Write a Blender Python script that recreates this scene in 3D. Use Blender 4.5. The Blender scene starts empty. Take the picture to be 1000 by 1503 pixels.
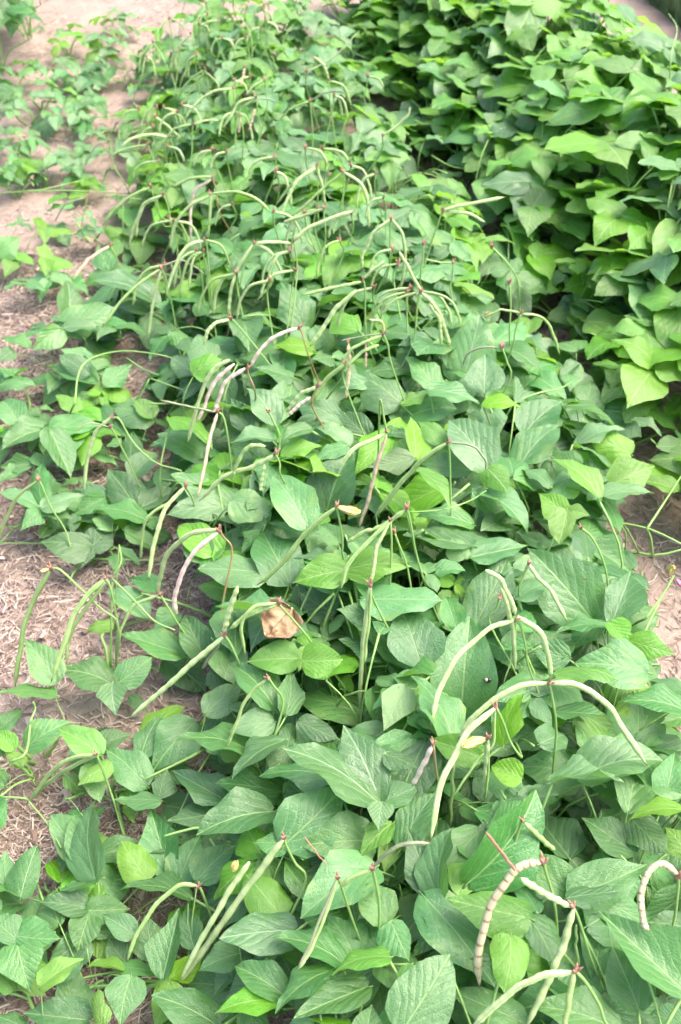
import bpy, math, random
import numpy as np
from mathutils import Vector, Matrix
from mathutils.noise import noise as pnoise

random.seed(7)
R = random.random
def U(a, b): return a + (b - a) * random.random()
sc = bpy.context.scene
C = sc.collection

# ------------------------------------------------------------------ camera, sky, sun, exposure
TH, CAMH, F = math.radians(44), 1.65, 1500.0
cam_d = bpy.data.cameras.new('camera'); cam = bpy.data.objects.new('camera', cam_d); C.objects.link(cam)
cam.location = (0, 0, CAMH); cam.rotation_euler = (math.pi / 2 - TH, 0, 0)
cam_d.sensor_fit = 'HORIZONTAL'; cam_d.sensor_width = 24; cam_d.lens = 36
cam_d.clip_start = 0.05; cam_d.clip_end = 400
cam_d.dof.use_dof = True; cam_d.dof.focus_distance = 1.55; cam_d.dof.aperture_fstop = 6.0
sc.camera = cam
SUN_EL, SUN_AZ = math.radians(62), math.radians(84)      # azimuth measured from +Y towards +X
w = bpy.data.worlds.new('World'); sc.world = w; w.use_nodes = True
nt = w.node_tree; bg = nt.nodes['Background']
sky = nt.nodes.new('ShaderNodeTexSky'); sky.sky_type = 'NISHITA'; sky.sun_disc = False
sky.sun_elevation = SUN_EL; sky.sun_rotation = SUN_AZ; sky.air_density = 1.0; sky.dust_density = 6.0; sky.ozone_density = 0.6
nt.links.new(sky.outputs[0], bg.inputs[0]); bg.inputs[1].default_value = 0.15
sun_d = bpy.data.lights.new('sun', 'SUN'); sun_d.energy = 1.1; sun_d.angle = math.radians(40); sun_d.color = (1, .95, .86)
sun = bpy.data.objects.new('sun', sun_d); C.objects.link(sun)
SUNV = Vector((math.sin(SUN_AZ) * math.cos(SUN_EL), math.cos(SUN_AZ) * math.cos(SUN_EL), math.sin(SUN_EL)))
sun.rotation_euler = (-SUNV).to_track_quat('-Z', 'Y').to_euler(); sun.location = (2, 3, 6)
sc.view_settings.view_transform = 'Standard'; sc.view_settings.look = 'None'
sc.view_settings.exposure = 1.94; sc.view_settings.gamma = 1.0
sc.cycles.max_bounces = 4; sc.cycles.use_light_tree = False; sc.cycles.use_adaptive_sampling = True; sc.cycles.adaptive_threshold = .03; sc.cycles.adaptive_min_samples = 12; sc.cycles.diffuse_bounces = 3; sc.cycles.glossy_bounces = 2; sc.cycles.transmission_bounces = 3; sc.cycles.transparent_max_bounces = 4; sc.cycles.caustics_reflective = False; sc.cycles.caustics_refractive = False

# ------------------------------------------------------------------ photo pixels <-> places
SN, CS = math.sin(TH), math.cos(TH)
CAM = Vector((0, 0, CAMH)); FWD = Vector((0, CS, -SN)); UPV = Vector((0, SN, CS))
def ray(px, py): return Vector(((px - 500) / F, 0, 0)) + FWD - UPV * ((py - 751.5) / F)
def on_z(px, py, z):
    d = ray(px, py); return CAM + d * ((z - CAMH) / d.z)
def on_plane(px, py, p, n):
    d = ray(px, py); k = d.dot(n)
    if abs(k) < 1e-4: k = 1e-4
    return CAM + d * ((p - CAM).dot(n) / k)
def proj(p):
    q = p - CAM; dz = q.dot(FWD)
    return 500 + F * q.x / dz, 751.5 - F * q.dot(UPV) / dz, dz
# rows run along ROW; lateral() is the distance to the right of the middle row's centre line
ROW = Vector((-.172, 1, 0)).normalized(); ACROSS = Vector((ROW.y, -ROW.x, 0)); ORG = Vector((.17, 1.15, 0))
def lateral(p): return (Vector((p.x, p.y, 0)) - ORG).dot(ACROSS)
def along(p): return (Vector((p.x, p.y, 0)) - ORG).dot(ROW)
def at_row(s, l): return ORG + ROW * s + ACROSS * l
def ground_z(x, y):
    l = (x - ORG.x) * ACROSS.x + (y - ORG.y) * ACROSS.y
    b = .018 * pnoise(Vector((x * 2.1, y * 2.1, 3))) + .010 * pnoise(Vector((x * 7, y * 7, 9))) + .005 * pnoise(Vector((x * 22, y * 22, 5)))
    m = .035 * math.exp(-(l / .3) ** 2) + .035 * math.exp(-((l - 1.15) / .3) ** 2)
    k = 1 if abs(x) < 4 and y < 9 else 0
    return k * (b + m)
def canopy(p):
    l = lateral(p); rl = l + .09 * max(0, along(p))
    if l < -.44: return .085
    if rl > .64: return .13 + .30 * max(0, min(1, (rl - .64) / .42)) + .05 * pnoise(Vector((p.x * 3.1, p.y * 3.1, 2)))
    return .10 + .21 * max(0, 1 - abs((l - .08) / .58) ** 3)

# ------------------------------------------------------------------ materials
def mat(name):
    m = bpy.data.materials.new(name); m.use_nodes = True; n = m.node_tree.nodes; n.clear(); return m, n, m.node_tree.links
def N(n, t, **k):
    o = n.new('ShaderNode' + t)
    for a, b in k.items():
        if a == 'op': o.operation = b
        else: setattr(o, a, b)
    return o
def M(n, l, op, a, b=None, c=None):
    o = N(n, 'Math', op=op)
    for i, v in enumerate((a, b, c)):
        if v is None: continue
        if isinstance(v, (int, float)): o.inputs[i].default_value = v
        else: l.new(v, o.inputs[i])
    return o.outputs[0]
def MIX(n, l, f, a, b):
    o = N(n, 'Mix', data_type='RGBA')
    for i, v in ((0, f), (6, a), (7, b)):
        if isinstance(v, (int, float)): o.inputs[i].default_value = v
        elif isinstance(v, tuple): o.inputs[i].default_value = (*v, 1)
        else: l.new(v, o.inputs[i])
    return o.outputs[2]
def MAPR(n, l, v, a, b, c=0., d=1.):
    o = N(n, 'MapRange'); l.new(v, o.inputs[0])
    for i, x in enumerate((a, b, c, d)): o.inputs[i + 1].default_value = x
    return o.outputs[0]

def leaf_material(name, ca, cb, vein, under, trans, rough=.42, tmix=.32, spot=1.0):
    m, n, l = mat(name)
    uv = N(n, 'UVMap'); sp = N(n, 'SeparateXYZ'); l.new(uv.outputs[0], sp.inputs[0])
    ax = M(n, l, 'ABSOLUTE', M(n, l, 'SUBTRACT', sp.outputs[0], .5)); t = sp.outputs[1]
    oi = N(n, 'ObjectInfo'); rnd = oi.outputs['Random']; r4 = M(n, l, 'FRACT', M(n, l, 'MULTIPLY', rnd, 29.1))
    off = N(n, 'CombineXYZ'); l.new(M(n, l, 'MULTIPLY', rnd, 37.), off.inputs[0]); l.new(M(n, l, 'MULTIPLY', rnd, 91.), off.inputs[1])
    va = N(n, 'VectorMath', operation='ADD'); l.new(uv.outputs[0], va.inputs[0]); l.new(off.outputs[0], va.inputs[1])
    nz = N(n, 'TexNoise'); nz.inputs['Scale'].default_value = 4; nz.inputs['Detail'].default_value = 4; l.new(va.outputs[0], nz.inputs['Vector'])
    nf = N(n, 'TexNoise'); nf.inputs['Scale'].default_value = 26; nf.inputs['Detail'].default_value = 3; l.new(va.outputs[0], nf.inputs['Vector'])
    # veins: midrib, side veins running forward, fine net
    wob = M(n, l, 'MULTIPLY', M(n, l, 'SUBTRACT', nz.outputs[0], .5), .16)
    s = M(n, l, 'ADD', M(n, l, 'SUBTRACT', t, M(n, l, 'SUBTRACT', M(n, l, 'MULTIPLY', ax, 1.5), M(n, l, 'MULTIPLY', M(n, l, 'MULTIPLY', ax, ax), .7))), wob)
    ph = M(n, l, 'MULTIPLY', s, MAPR(n, l, r4, 0, 1, 4.0, 6.4))
    saw = M(n, l, 'ABSOLUTE', M(n, l, 'SUBTRACT', M(n, l, 'FRACT', M(n, l, 'ADD', ph, .5)), .5))   # 0 on a vein, .5 between
    side = M(n, l, 'MULTIPLY', MAPR(n, l, saw, .02, .10, 1, 0), MAPR(n, l, ax, .1, .48, 1, .25))
    mid = MAPR(n, l, ax, .008, .020, 1, 0)
    vmask = M(n, l, 'MAXIMUM', mid, M(n, l, 'MULTIPLY', side, M(n, l, 'MULTIPLY', MAPR(n, l, r4, 0, 1, .40, .85), 1.0)))
    col = MIX(n, l, MAPR(n, l, nz.outputs[0], .3, .7), ca, cb)
    hs = N(n, 'HueSaturation'); l.new(col, hs.inputs['Color'])
    l.new(MAPR(n, l, rnd, 0, 1, .485, .515), hs.inputs['Hue'])
    r2 = M(n, l, 'FRACT', M(n, l, 'MULTIPLY', rnd, 17.3)); r3 = M(n, l, 'FRACT', M(n, l, 'MULTIPLY', rnd, 53.7))
    l.new(MAPR(n, l, r2, 0, 1, .72, 1.28), hs.inputs['Value']); l.new(MAPR(n, l, r3, 0, 1, .92, 1.14), hs.inputs['Saturation'])
    vn = N(n, 'TexVoronoi'); vn.feature = 'DISTANCE_TO_EDGE'; vn.inputs['Scale'].default_value = 24; l.new(va.outputs[0], vn.inputs['Vector'])
    net = MAPR(n, l, vn.outputs['Distance'], .02, .16, 1, 0)
    col = MIX(n, l, M(n, l, 'MAXIMUM', M(n, l, 'MULTIPLY', vmask, .85), M(n, l, 'MULTIPLY', net, .10)), hs.outputs[0], vein)
    # tan feeding marks and freckles on some leaves
    vo = N(n, 'TexVoronoi'); vo.inputs['Scale'].default_value = 5; l.new(va.outputs[0], vo.inputs['Vector'])
    vs = N(n, 'SeparateColor'); l.new(vo.outputs['Color'], vs.inputs[0])
    sm = M(n, l, 'MULTIPLY', M(n, l, 'GREATER_THAN', vs.outputs[0], .88), MAPR(n, l, M(n, l, 'ADD', vo.outputs['Distance'], M(n, l, 'MULTIPLY', nf.outputs[0], .25)), .20, .26, 1, 0))
    sm = M(n, l, 'MULTIPLY', M(n, l, 'MULTIPLY', sm, spot), M(n, l, 'GREATER_THAN', r3, .35))
    col = MIX(n, l, M(n, l, 'MULTIPLY', sm, .75), col, (.34, .27, .15))
    yl = M(n, l, 'MULTIPLY', MAPR(n, l, M(n, l, 'ADD', nz.outputs[0], M(n, l, 'MULTIPLY', ax, .35)), .62, .80), M(n, l, 'MULTIPLY', M(n, l, 'GREATER_THAN', r2, .75), .38 * spot))
    col = MIX(n, l, yl, col, (.24, .30, .06))
    n3 = N(n, 'TexNoise'); n3.inputs['Scale'].default_value = 11; n3.inputs['Detail'].default_value = 2; l.new(va.outputs[0], n3.inputs['Vector'])
    col = MIX(n, l, M(n, l, 'MULTIPLY', MAPR(n, l, n3.outputs[0], .70, .74), .8 * spot), col, (.10, .075, .03))
    geo = N(n, 'NewGeometry')
    colb = MIX(n, l, vmask, under, vein)
    front = MIX(n, l, geo.outputs['Backfacing'], col, colb)
    bh = M(n, l, 'ADD', M(n, l, 'MULTIPLY', M(n, l, 'SINE', M(n, l, 'MULTIPLY', saw, 3.1416)), MAPR(n, l, M(n, l, 'FRACT', M(n, l, 'MULTIPLY', rnd, 71.7)), 0, 1, .08, .44)), M(n, l, 'ADD', M(n, l, 'MULTIPLY', nf.outputs[0], .55), M(n, l, 'MULTIPLY', nz.outputs[0], 1.6)))
    bh = M(n, l, 'ADD', M(n, l, 'ADD', bh, M(n, l, 'MULTIPLY', mid, -.35)), M(n, l, 'MULTIPLY', net, -.12))
    bp = N(n, 'Bump'); bp.inputs['Strength'].default_value = .45; bp.inputs['Distance'].default_value = .004; l.new(bh, bp.inputs['Height'])
    p = N(n, 'BsdfPrincipled'); l.new(front, p.inputs['Base Color']); l.new(bp.outputs[0], p.inputs['Normal'])
    l.new(MAPR(n, l, nf.outputs[0], .2, .8, rough - .07, rough + .12), p.inputs['Roughness']); p.inputs['Specular IOR Level'].default_value = .6
    tr = N(n, 'BsdfTranslucent'); l.new(bp.outputs[0], tr.inputs['Normal'])
    l.new(MIX(n, l, M(n, l, 'MULTIPLY', vmask, .4), trans, vein), tr.inputs['Color'])
    ms = N(n, 'MixShader'); ms.inputs[0].default_value = tmix; l.new(p.outputs[0], ms.inputs[1]); l.new(tr.outputs[0], ms.inputs[2])
    o = N(n, 'OutputMaterial'); l.new(ms.outputs[0], o.inputs[0]); return m

LEAF = {
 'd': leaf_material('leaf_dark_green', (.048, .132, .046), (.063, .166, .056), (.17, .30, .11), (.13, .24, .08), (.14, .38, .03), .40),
 'm': leaf_material('leaf_mid_green', (.062, .172, .054), (.080, .208, .065), (.22, .37, .13), (.16, .29, .09), (.20, .48, .04), .40),
 'b': leaf_material('leaf_young_green', (.098, .252, .030), (.128, .300, .038), (.26, .42, .14), (.19, .34, .10), (.30, .58, .05), .42, .40, .5),
 'g': leaf_material('leaf_glossy_green', (.082, .195, .072), (.105, .235, .084), (.24, .36, .19), (.17, .28, .13), (.18, .42, .06), .34),
 'f': leaf_material('leaf_fresh_green', (.085, .215, .042), (.110, .255, .052), (.24, .39, .13), (.17, .30, .09), (.25, .53, .05), .42, .36),
 'p': leaf_material('leaf_pale_underside', (.13, .225, .085), (.155, .26, .10), (.22, .32, .15), (.22, .34, .15), (.30, .46, .12), .5),
}
def plain(name, a, b, rough=.55, scale=30., sss=0, spec=.4, bump=0):
    m, n, l = mat(name)
    tc = N(n, 'TexCoord'); nz = N(n, 'TexNoise'); nz.inputs['Scale'].default_value = scale; nz.inputs['Detail'].default_value = 4
    l.new(tc.outputs['Object'], nz.inputs['Vector'])
    col = MIX(n, l, MAPR(n, l, nz.outputs[0], .35, .65), a, b)
    p = N(n, 'BsdfPrincipled'); l.new(col, p.inputs['Base Color']); p.inputs['Roughness'].default_value = rough; p.inputs['Specular IOR Level'].default_value = spec
    if bump:
        bp = N(n, 'Bump'); bp.inputs['Strength'].default_value = bump; bp.inputs['Distance'].default_value = .003; l.new(nz.outputs[0], bp.inputs['Height']); l.new(bp.outputs[0], p.inputs['Normal'])
    o = N(n, 'OutputMaterial'); l.new(p.outputs[0], o.inputs[0]); return m
STEM = plain('stem_green', (.16, .30, .08), (.22, .36, .11), .5, 18)
REDSTEM = plain('stem_red_brown', (.28, .14, .08), (.20, .24, .08), .55, 60)
NODEM = plain('bract_pink_brown', (.38, .19, .15), (.22, .12, .08), .7, 260)
PETAL = plain('petal_faded_yellow', (.72, .60, .16), (.66, .48, .20), .6, 90)
PETALP = plain('petal_pink', (.5, .12, .28), (.6, .3, .4), .6, 90)
#DRYLEAF = plain('leaf_withered_brown', (.42, .29, .15), (.24, .14, .065), .85, 70, bump=.8)
BLACK = plain('insect_black', (.02, .018, .015), (.05, .04, .03), .35, 200)
CREAM = plain('insect_cream', (.55, .48, .36), (.65, .6, .5), .5, 200)

def pod_material(name, a, b, seam, stripe=None, samt=0., tip=(.16, .10, .07), n_beads=13):
    m, n, l = mat(name)
    uv = N(n, 'UVMap'); sp = N(n, 'SeparateXYZ'); l.new(uv.outputs[0], sp.inputs[0])
    oi = N(n, 'ObjectInfo'); tc = N(n, 'TexCoord')
    nz = N(n, 'TexNoise'); nz.inputs['Scale'].default_value = 45; nz.inputs['Detail'].default_value = 3; l.new(tc.outputs['Object'], nz.inputs['Vector'])
    n2 = N(n, 'TexNoise'); n2.inputs['Scale'].default_value = 160; n2.inputs['Detail'].default_value = 2; l.new(tc.outputs['Object'], n2.inputs['Vector'])
    col = MIX(n, l, MAPR(n, l, nz.outputs[0], .36, .66), a, b)
    sm = MAPR(n, l, M(n, l, 'ABSOLUTE', M(n, l, 'SUBTRACT', M(n, l, 'FRACT', M(n, l, 'MULTIPLY', sp.outputs[0], 2.)), .5)), .05, .13, 1, 0)
    col = MIX(n, l, M(n, l, 'MULTIPLY', sm, .75), col, seam)
    if stripe:
        f = M(n, l, 'FRACT', M(n, l, 'ADD', M(n, l, 'MULTIPLY', sp.outputs[1], float(n_beads)), M(n, l, 'MULTIPLY', nz.outputs[0], .25)))
        sk = MAPR(n, l, M(n, l, 'ABSOLUTE', M(n, l, 'SUBTRACT', f, .5)), .32, .48)
        col = MIX(n, l, M(n, l, 'MULTIPLY', M(n, l, 'MULTIPLY', sk, samt), MAPR(n, l, n2.outputs[0], .3, .6)), col, stripe)
    col = MIX(n, l, MAPR(n, l, sp.outputs[1], .955, .985), col, tip)
    hs = N(n, 'HueSaturation'); l.new(col, hs.inputs['Color']); l.new(MAPR(n, l, oi.outputs['Random'], 0, 1, .84, 1.16), hs.inputs['Value'])
    bp = N(n, 'Bump'); bp.inputs['Strength'].default_value = .2; bp.inputs['Distance'].default_value = .002; l.new(n2.outputs[0], bp.inputs['Height'])
    p = N(n, 'BsdfPrincipled'); l.new(hs.outputs[0], p.inputs['Base Color']); p.inputs['Roughness'].default_value = .45; l.new(bp.outputs[0], p.inputs['Normal'])
    p.inputs['Specular IOR Level'].default_value = .45
    o = N(n, 'OutputMaterial'); l.new(p.outputs[0], o.inputs[0]); return m
POD = {
 'green': pod_material('pod_green', (.23, .36, .11), (.29, .41, .16), (.16, .26, .08)),
 'pale': pod_material('pod_pale_green', (.36, .48, .20), (.44, .54, .27), (.25, .36, .13), (.24, .34, .12), .45),
 'dark': pod_material('pod_grey_green', (.15, .20, .10), (.20, .22, .13), (.24, .28, .18)),
 'pink': pod_material('pod_pink_tinged', (.70, .53, .46), (.66, .60, .45), (.58, .36, .35), (.52, .27, .29), .5),
 'cream': pod_material('pod_cream_striped', (.43, .40, .24), (.50, .46, .31), (.42, .36, .22), (.17, .085, .045), 1., n_beads=16),
 'beige': pod_material('pod_dry_beige', (.56, .44, .28), (.62, .52, .36), (.45, .30, .2), (.38, .24, .16), .6),
 'red': pod_material('pod_dry_reddish', (.45, .22, .17), (.38, .20, .14), (.3, .14, .1)),
}

# ------------------------------------------------------------------ object helpers
def link(name, mesh, parent=None, W=None, pinv=None):
    o = bpy.data.objects.new(name, mesh); C.objects.link(o)
    if parent is not None:
        o.parent = parent; o.matrix_parent_inverse = pinv
    if W is not None: o.matrix_basis = W
    return o
def tag(o, label, cat, group=None, kind=None):
    o['label'] = label; o['category'] = cat
    if group: o['group'] = group
    if kind: o['kind'] = kind
    return o
def mesh_from(name, v, f, material, uvs=None, smooth=True):
    me = bpy.data.meshes.new(name); me.from_pydata([tuple(p) for p in v], [], f)
    me.materials.append(material)
    if smooth: me.polygons.foreach_set('use_smooth', [True] * len(me.polygons))
    if uvs is not None:
        lay = me.uv_layers.new(name='UVMap'); idx = np.zeros(len(me.loops), dtype=np.int32); me.loops.foreach_get('vertex_index', idx)
        lay.data.foreach_set('uv', np.asarray(uvs, dtype=np.float32)[idx].ravel())
    me.update(); return me
def smooth_path(pts, n):
    P = [Vector(p) for p in pts]
    if len(P) == 2: P = [P[0], (P[0] + P[1]) / 2, P[1]]
    E = [P[0] * 2 - P[1]] + P + [P[-1] * 2 - P[-2]]
    seg = len(P) - 1; out = []
    for i in range(n):
        x = i / (n - 1) * seg; k = min(int(x), seg - 1); t = x - k
        a, b, c, d = E[k], E[k + 1], E[k + 2], E[k + 3]
        out.append(.5 * ((2 * b) + (c - a) * t + (2 * a - 5 * b + 4 * c - d) * t * t + (3 * b - a - 3 * c + d) * t ** 3))
    return out
def tube(path, rad, sides, V, Fc, UVs=None):
    """rad: list of radii along path"""
    b0 = len(V); n = len(path); up = None
    for i, p in enumerate(path):
        tg = (path[min(i + 1, n - 1)] - path[max(i - 1, 0)])
        tg = tg.normalized() if tg.length > 1e-7 else Vector((0, 0, 1))
        if up is None:
            up = tg.orthogonal().normalized()
        up = (up - tg * up.dot(tg)); up = up.normalized() if up.length > 1e-6 else tg.orthogonal().normalized()
        sd = tg.cross(up)
        for k in range(sides):
            a = 2 * math.pi * k / sides
            V.append(p + (up * math.cos(a) + sd * math.sin(a)) * rad[i])
            if UVs is not None: UVs.append((k / sides, i / (n - 1)))
    for i in range(n - 1):
        for k in range(sides):
            a = b0 + i * sides + k; b = b0 + i * sides + (k + 1) % sides
            Fc.append((a, b, b + sides, a + sides))
    Fc.append(tuple(b0 + k for k in reversed(range(sides)))); Fc.append(tuple(b0 + (n - 1) * sides + k for k in range(sides)))

# leaflet shapes: base at the origin, tip at (0,1,0), widest part one unit across
PROF = {'ovate': [(0, .05), (.03, .22), (.10, .39), (.2, .47), (.32, .50), (.45, .46), (.58, .37), (.72, .245), (.85, .125), (.95, .035), (1, 0)],
        'rhombic': [(0, .05), (.04, .17), (.12, .31), (.24, .44), (.36, .50), (.46, .44), (.58, .33), (.72, .21), (.86, .10), (.95, .035), (1, 0)],
        'round': [(0, .06), (.03, .26), (.10, .42), (.22, .49), (.36, .50), (.50, .475), (.64, .41), (.77, .30), (.88, .18), (.96, .06), (1, 0)]}
def leaflet_mesh(shape, asym, arch, fold, wave, curl, seed, material_key):
    rg = random.Random(seed); V = []; Fc = []; UVs = []; pr = PROF[shape]; cols = (-1, -.68, -.34, 0, .34, .68, 1)
    p1, p2, p3 = rg.uniform(0, 6.3), rg.uniform(0, 6.3), rg.uniform(-.04, .04)
    for t, hw in pr:
        for c in cols:
            side = 1 + asym * (1 if c > 0 else -1)
            x = c * hw * side
            edge = abs(c) ** 2
            x *= 1 + .045 * math.sin(9 * t + p1) * edge
            y = t - .06 * abs(c) * (1 - t) * (1 if t < .15 else 0)
            z = arch * 4 * t * (1 - t) + fold * abs(x) - curl * x * x * 1.6 + wave * math.sin(11 * t + (p1 if c < 0 else p2)) * edge * (.3 + hw)
            z += .02 * math.sin(7 * t * 2 + 5 * c + p2) * abs(c)
            V.append(Vector((x + p3 * math.sin(3.14 * t), y, z))); UVs.append((.5 + c * hw, t))
    k = len(cols)
    for i in range(len(pr) - 2):
        for j in range(k - 1): Fc.append((i * k + j, i * k + j + 1, (i + 1) * k + j + 1, (i + 1) * k + j))
    i = len(pr) - 2; ti = (i + 1) * k + 3
    for j in range(k - 1): Fc.append((i * k + j, i * k + j + 1, ti))
    b = len(V); tube([Vector((0, -.09, -.02)), Vector((0, .02, 0))], [.016, .012], 4, V, Fc)
    UVs += [(.5, 0)] * (len(V) - b)
    # compact away the unused tip duplicates
    used = sorted({q for f in Fc for q in f}); mp = {q: n_ for n_, q in enumerate(used)}
    return mesh_from('leaflet', [V[q] for q in used], [tuple(mp[q] for q in f) for f in Fc], LEAF[material_key], [UVs[q] for q in used])
LM = {}
for key in LEAF:
    for asym, an in ((0, 't'), (.22, 'l'), (-.22, 'r')):
        L = []
        for i in range(7):
            rg = random.Random(i * 13 + ord(key) * 7 + ord(an))
            shp = ['ovate', 'rhombic', 'ovate', 'round', 'ovate', 'rhombic', 'round'][i]
            L.append(leaflet_mesh(shp, asym, rg.uniform(.0, .15), rg.choice([.05, .12, .2, .3, .42]), rg.uniform(.015, .08), rg.uniform(0, .4), i * 31 + ord(key), key))
        LM[key + an] = L
        LM[key + an + 'R'] = [leaflet_mesh(shp, asym * .6, .03 + .035 * i, .04 + .05 * (i % 3), .02 + .012 * i, .12 * (i % 3), i * 57 + ord(key), key) for i, shp in enumerate(('round', 'ovate', 'round', 'round', 'ovate'))]
def petiole_mesh(bow, seed):
    V = []; Fc = []; pts = [Vector((bow * math.sin(math.pi * t) , 0, t)) for t in (0, .2, .4, .6, .8, 1)]
    tube(pts, [.015, .0115, .0105, .0100, .0100, .013], 5, V, Fc); return mesh_from('leaf_stalk', V, Fc, STEM)
PM = [petiole_mesh(b, 0) for b in (.04, .10, .16, .22)]
def frame(X, Y, Z, p): return Matrix(((X.x, Y.x, Z.x, p.x), (X.y, Y.y, Z.y, p.y), (X.z, Y.z, Z.z, p.z), (0, 0, 0, 1)))
def petiole_matrix(A, B):
    Z = B - A; L = max(Z.length, .012); z = Z.normalized()
    h = Vector((z.x, z.y, 0)); x = (Vector((0, 0, 1)) - z * z.z) if h.length > .15 else z.orthogonal()
    x.normalize(); y = z.cross(x)
    return frame(x * L, y * L, z * L, A)

# ------------------------------------------------------------------ ground
def axis(lo, hi, step, far):
    a = list(np.arange(lo, hi + 1e-6, step)); s = step; x = a[-1]
    while x < far: s *= 1.5; x += s; a.append(x)
    s = step; x = a[0]
    while x > -far: s *= 1.5; x -= s; a.insert(0, x)
    return a
gx = axis(-1.9, 1.9, .02, 120); gy = axis(.3, 6.2, .025, 120)
gv = [(x, y, ground_z(x, y)) for y in gy for x in gx]; k = len(gx)
gf = [(j * k + i, j * k + i + 1, (j + 1) * k + i + 1, (j + 1) * k + i) for j in range(len(gy) - 1) for i in range(k - 1)]
m, n, l = mat('soil')
tc = N(n, 'TexCoord')
def nz_(s, d=6, r=.6):
    o = N(n, 'TexNoise'); o.inputs['Scale'].default_value = s; o.inputs['Detail'].default_value = d; o.inputs['Roughness'].default_value = r; l.new(tc.outputs['Object'], o.inputs['Vector']); return o.outputs[0]
big, midn, fine, grit = nz_(1.3), nz_(9), nz_(60), nz_(300, 3)
col = MIX(n, l, MAPR(n, l, midn, .35, .65), (.26, .20, .17), (.32, .255, .215))
col = MIX(n, l, MAPR(n, l, big, .42, .62, 0, .6), col, (.24, .18, .145))
col = MIX(n, l, MAPR(n, l, fine, .52, .72, 0, .6), col, (.21, .145, .11))
col = MIX(n, l, MAPR(n, l, grit, .6, .75, 0, .5), col, (.38, .32, .28))
p = N(n, 'BsdfPrincipled'); l.new(col, p.inputs['Base Color']); p.inputs['Roughness'].default_value = .95; p.inputs['Specular IOR Level'].default_value = .2
bp = N(n, 'Bump'); bp.inputs['Strength'].default_value = .7; bp.inputs['Distance'].default_value = .012
l.new(M(n, l, 'ADD', fine, M(n, l, 'MULTIPLY', grit, .4)), bp.inputs['Height']); l.new(bp.outputs[0], p.inputs['Normal'])
o = N(n, 'OutputMaterial'); l.new(p.outputs[0], o.inputs[0]); SOIL = m
g = link('ground', mesh_from('ground', gv, gf, SOIL)); g['kind'] = 'structure'; g['label'] = 'pinkish tan sandy field soil under and between the crop rows'

# ------------------------------------------------------------------ plants: where each one stands (photo pixel of its crown) and what singles it out
MAIN = [
 (330,1330,'cowpea plant bearing the pair of long fat pale green pods near the bottom left'),
 (545,1400,'cowpea plant with thin grey pods bent from bright pink joints, bottom centre'),
 (760,1370,'cowpea plant bearing the cream pod with brown bands at bottom right'),
 (960,1390,'cowpea plant with one hooked pale ribbed pod at the bottom right edge'),
 (430,1150,'broad-leaved dark green cowpea plant right behind the pair of fat pale pods'),
 (640,1180,'cowpea plant with a short pink pod and long drooping green pods, front of middle row'),
 (850,1120,'cowpea plant bearing the long pod that arches down to the right, front of middle row'),
 (330,1000,'cowpea plant with a lumpy pod pointing lower left beside a withered brown leaf'),
 (540,940,'cowpea plant with one long straight pod hanging plumb in the centre of the row'),
 (730,930,'cowpea plant with four pods spreading from a fringed green tip, right of centre'),
 (885,900,'podless large-leaved cowpea plant with a thick curved flower stalk beside the bare aisle patch'),
 (310,830,'cowpea plant with a cream and a pink pod arching together towards the left bare soil'),
 (450,800,'cowpea plant with a yellow flower beside its long slanting pod'),
 (600,790,'cowpea plant bearing a dry beige pod beside a slanting green one, mid row'),
 (740,760,'cowpea plant with slate green drooping leaves, mid row near the aisle'),
 (900,740,'cowpea plant with pale broad leaves and a runner stretching across the right aisle'),
 (330,650,'cowpea plant bearing the cluster of pink and purple pods'),
 (440,640,'cowpea plant with a slanting pink pod and short pods tucked in leaves, row centre'),
 (560,610,'cowpea plant with a bunch of pods meeting at one joint, centre of the row'),
 (690,590,'cowpea plant with two plump beaded pods hanging side by side near the aisle'),
 (800,600,'cowpea plant with a thin dark hooked pod at the aisle edge of the middle row'),
 (250,500,'cowpea plant with straight pods hanging over the left edge leaves, half way up'),
 (400,480,'cowpea plant with a single upright spade-shaped leaf and looping pods'),
 (540,490,'cowpea plant with a fat pale pod slanting to the lower left, middle row'),
 (640,480,'cowpea plant holding two pods out to the right over the aisle'),
 (760,500,'cowpea plant with a bare bent tendril beside the aisle gap'),
 (250,350,'cowpea plant with a pink hanging pod among arching pods, upper left of middle row'),
 (350,360,'cowpea plant with long arching pods in the upper centre of the middle row'),
 (460,350,'cowpea plant with a fan of pods falling to the left from one joint'),
 (560,360,'cowpea plant with an inverted V of two pods, upper right of middle row'),
 (670,350,'podless cowpea plant under the two pods held out over the aisle'),
 (225,230,'cowpea plant with low spreading pods over bare sand, far left of middle row'),
 (330,230,'cowpea plant with pale dry pods among crossing green ones, far middle row'),
 (440,230,'cowpea plant with one straight thin pod stretched towards the far aisle'),
 (550,240,'cowpea plant with few pods at the far aisle edge of the middle row'),
 (230,120,'cowpea plant with narrow hooked pods near the upper left soil'),
 (340,120,'cowpea plant with a long winding pale shoot, far middle row'),
 (450,130,'podless cowpea plant of the far middle row behind the straight thin pod'),
 (260,45,'far left cowpea plant of the middle row at the top edge'),
 (360,45,'far centre cowpea plant of the middle row at the top edge'),
 (460,50,'far right cowpea plant of the middle row at the top edge'),
]
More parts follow.
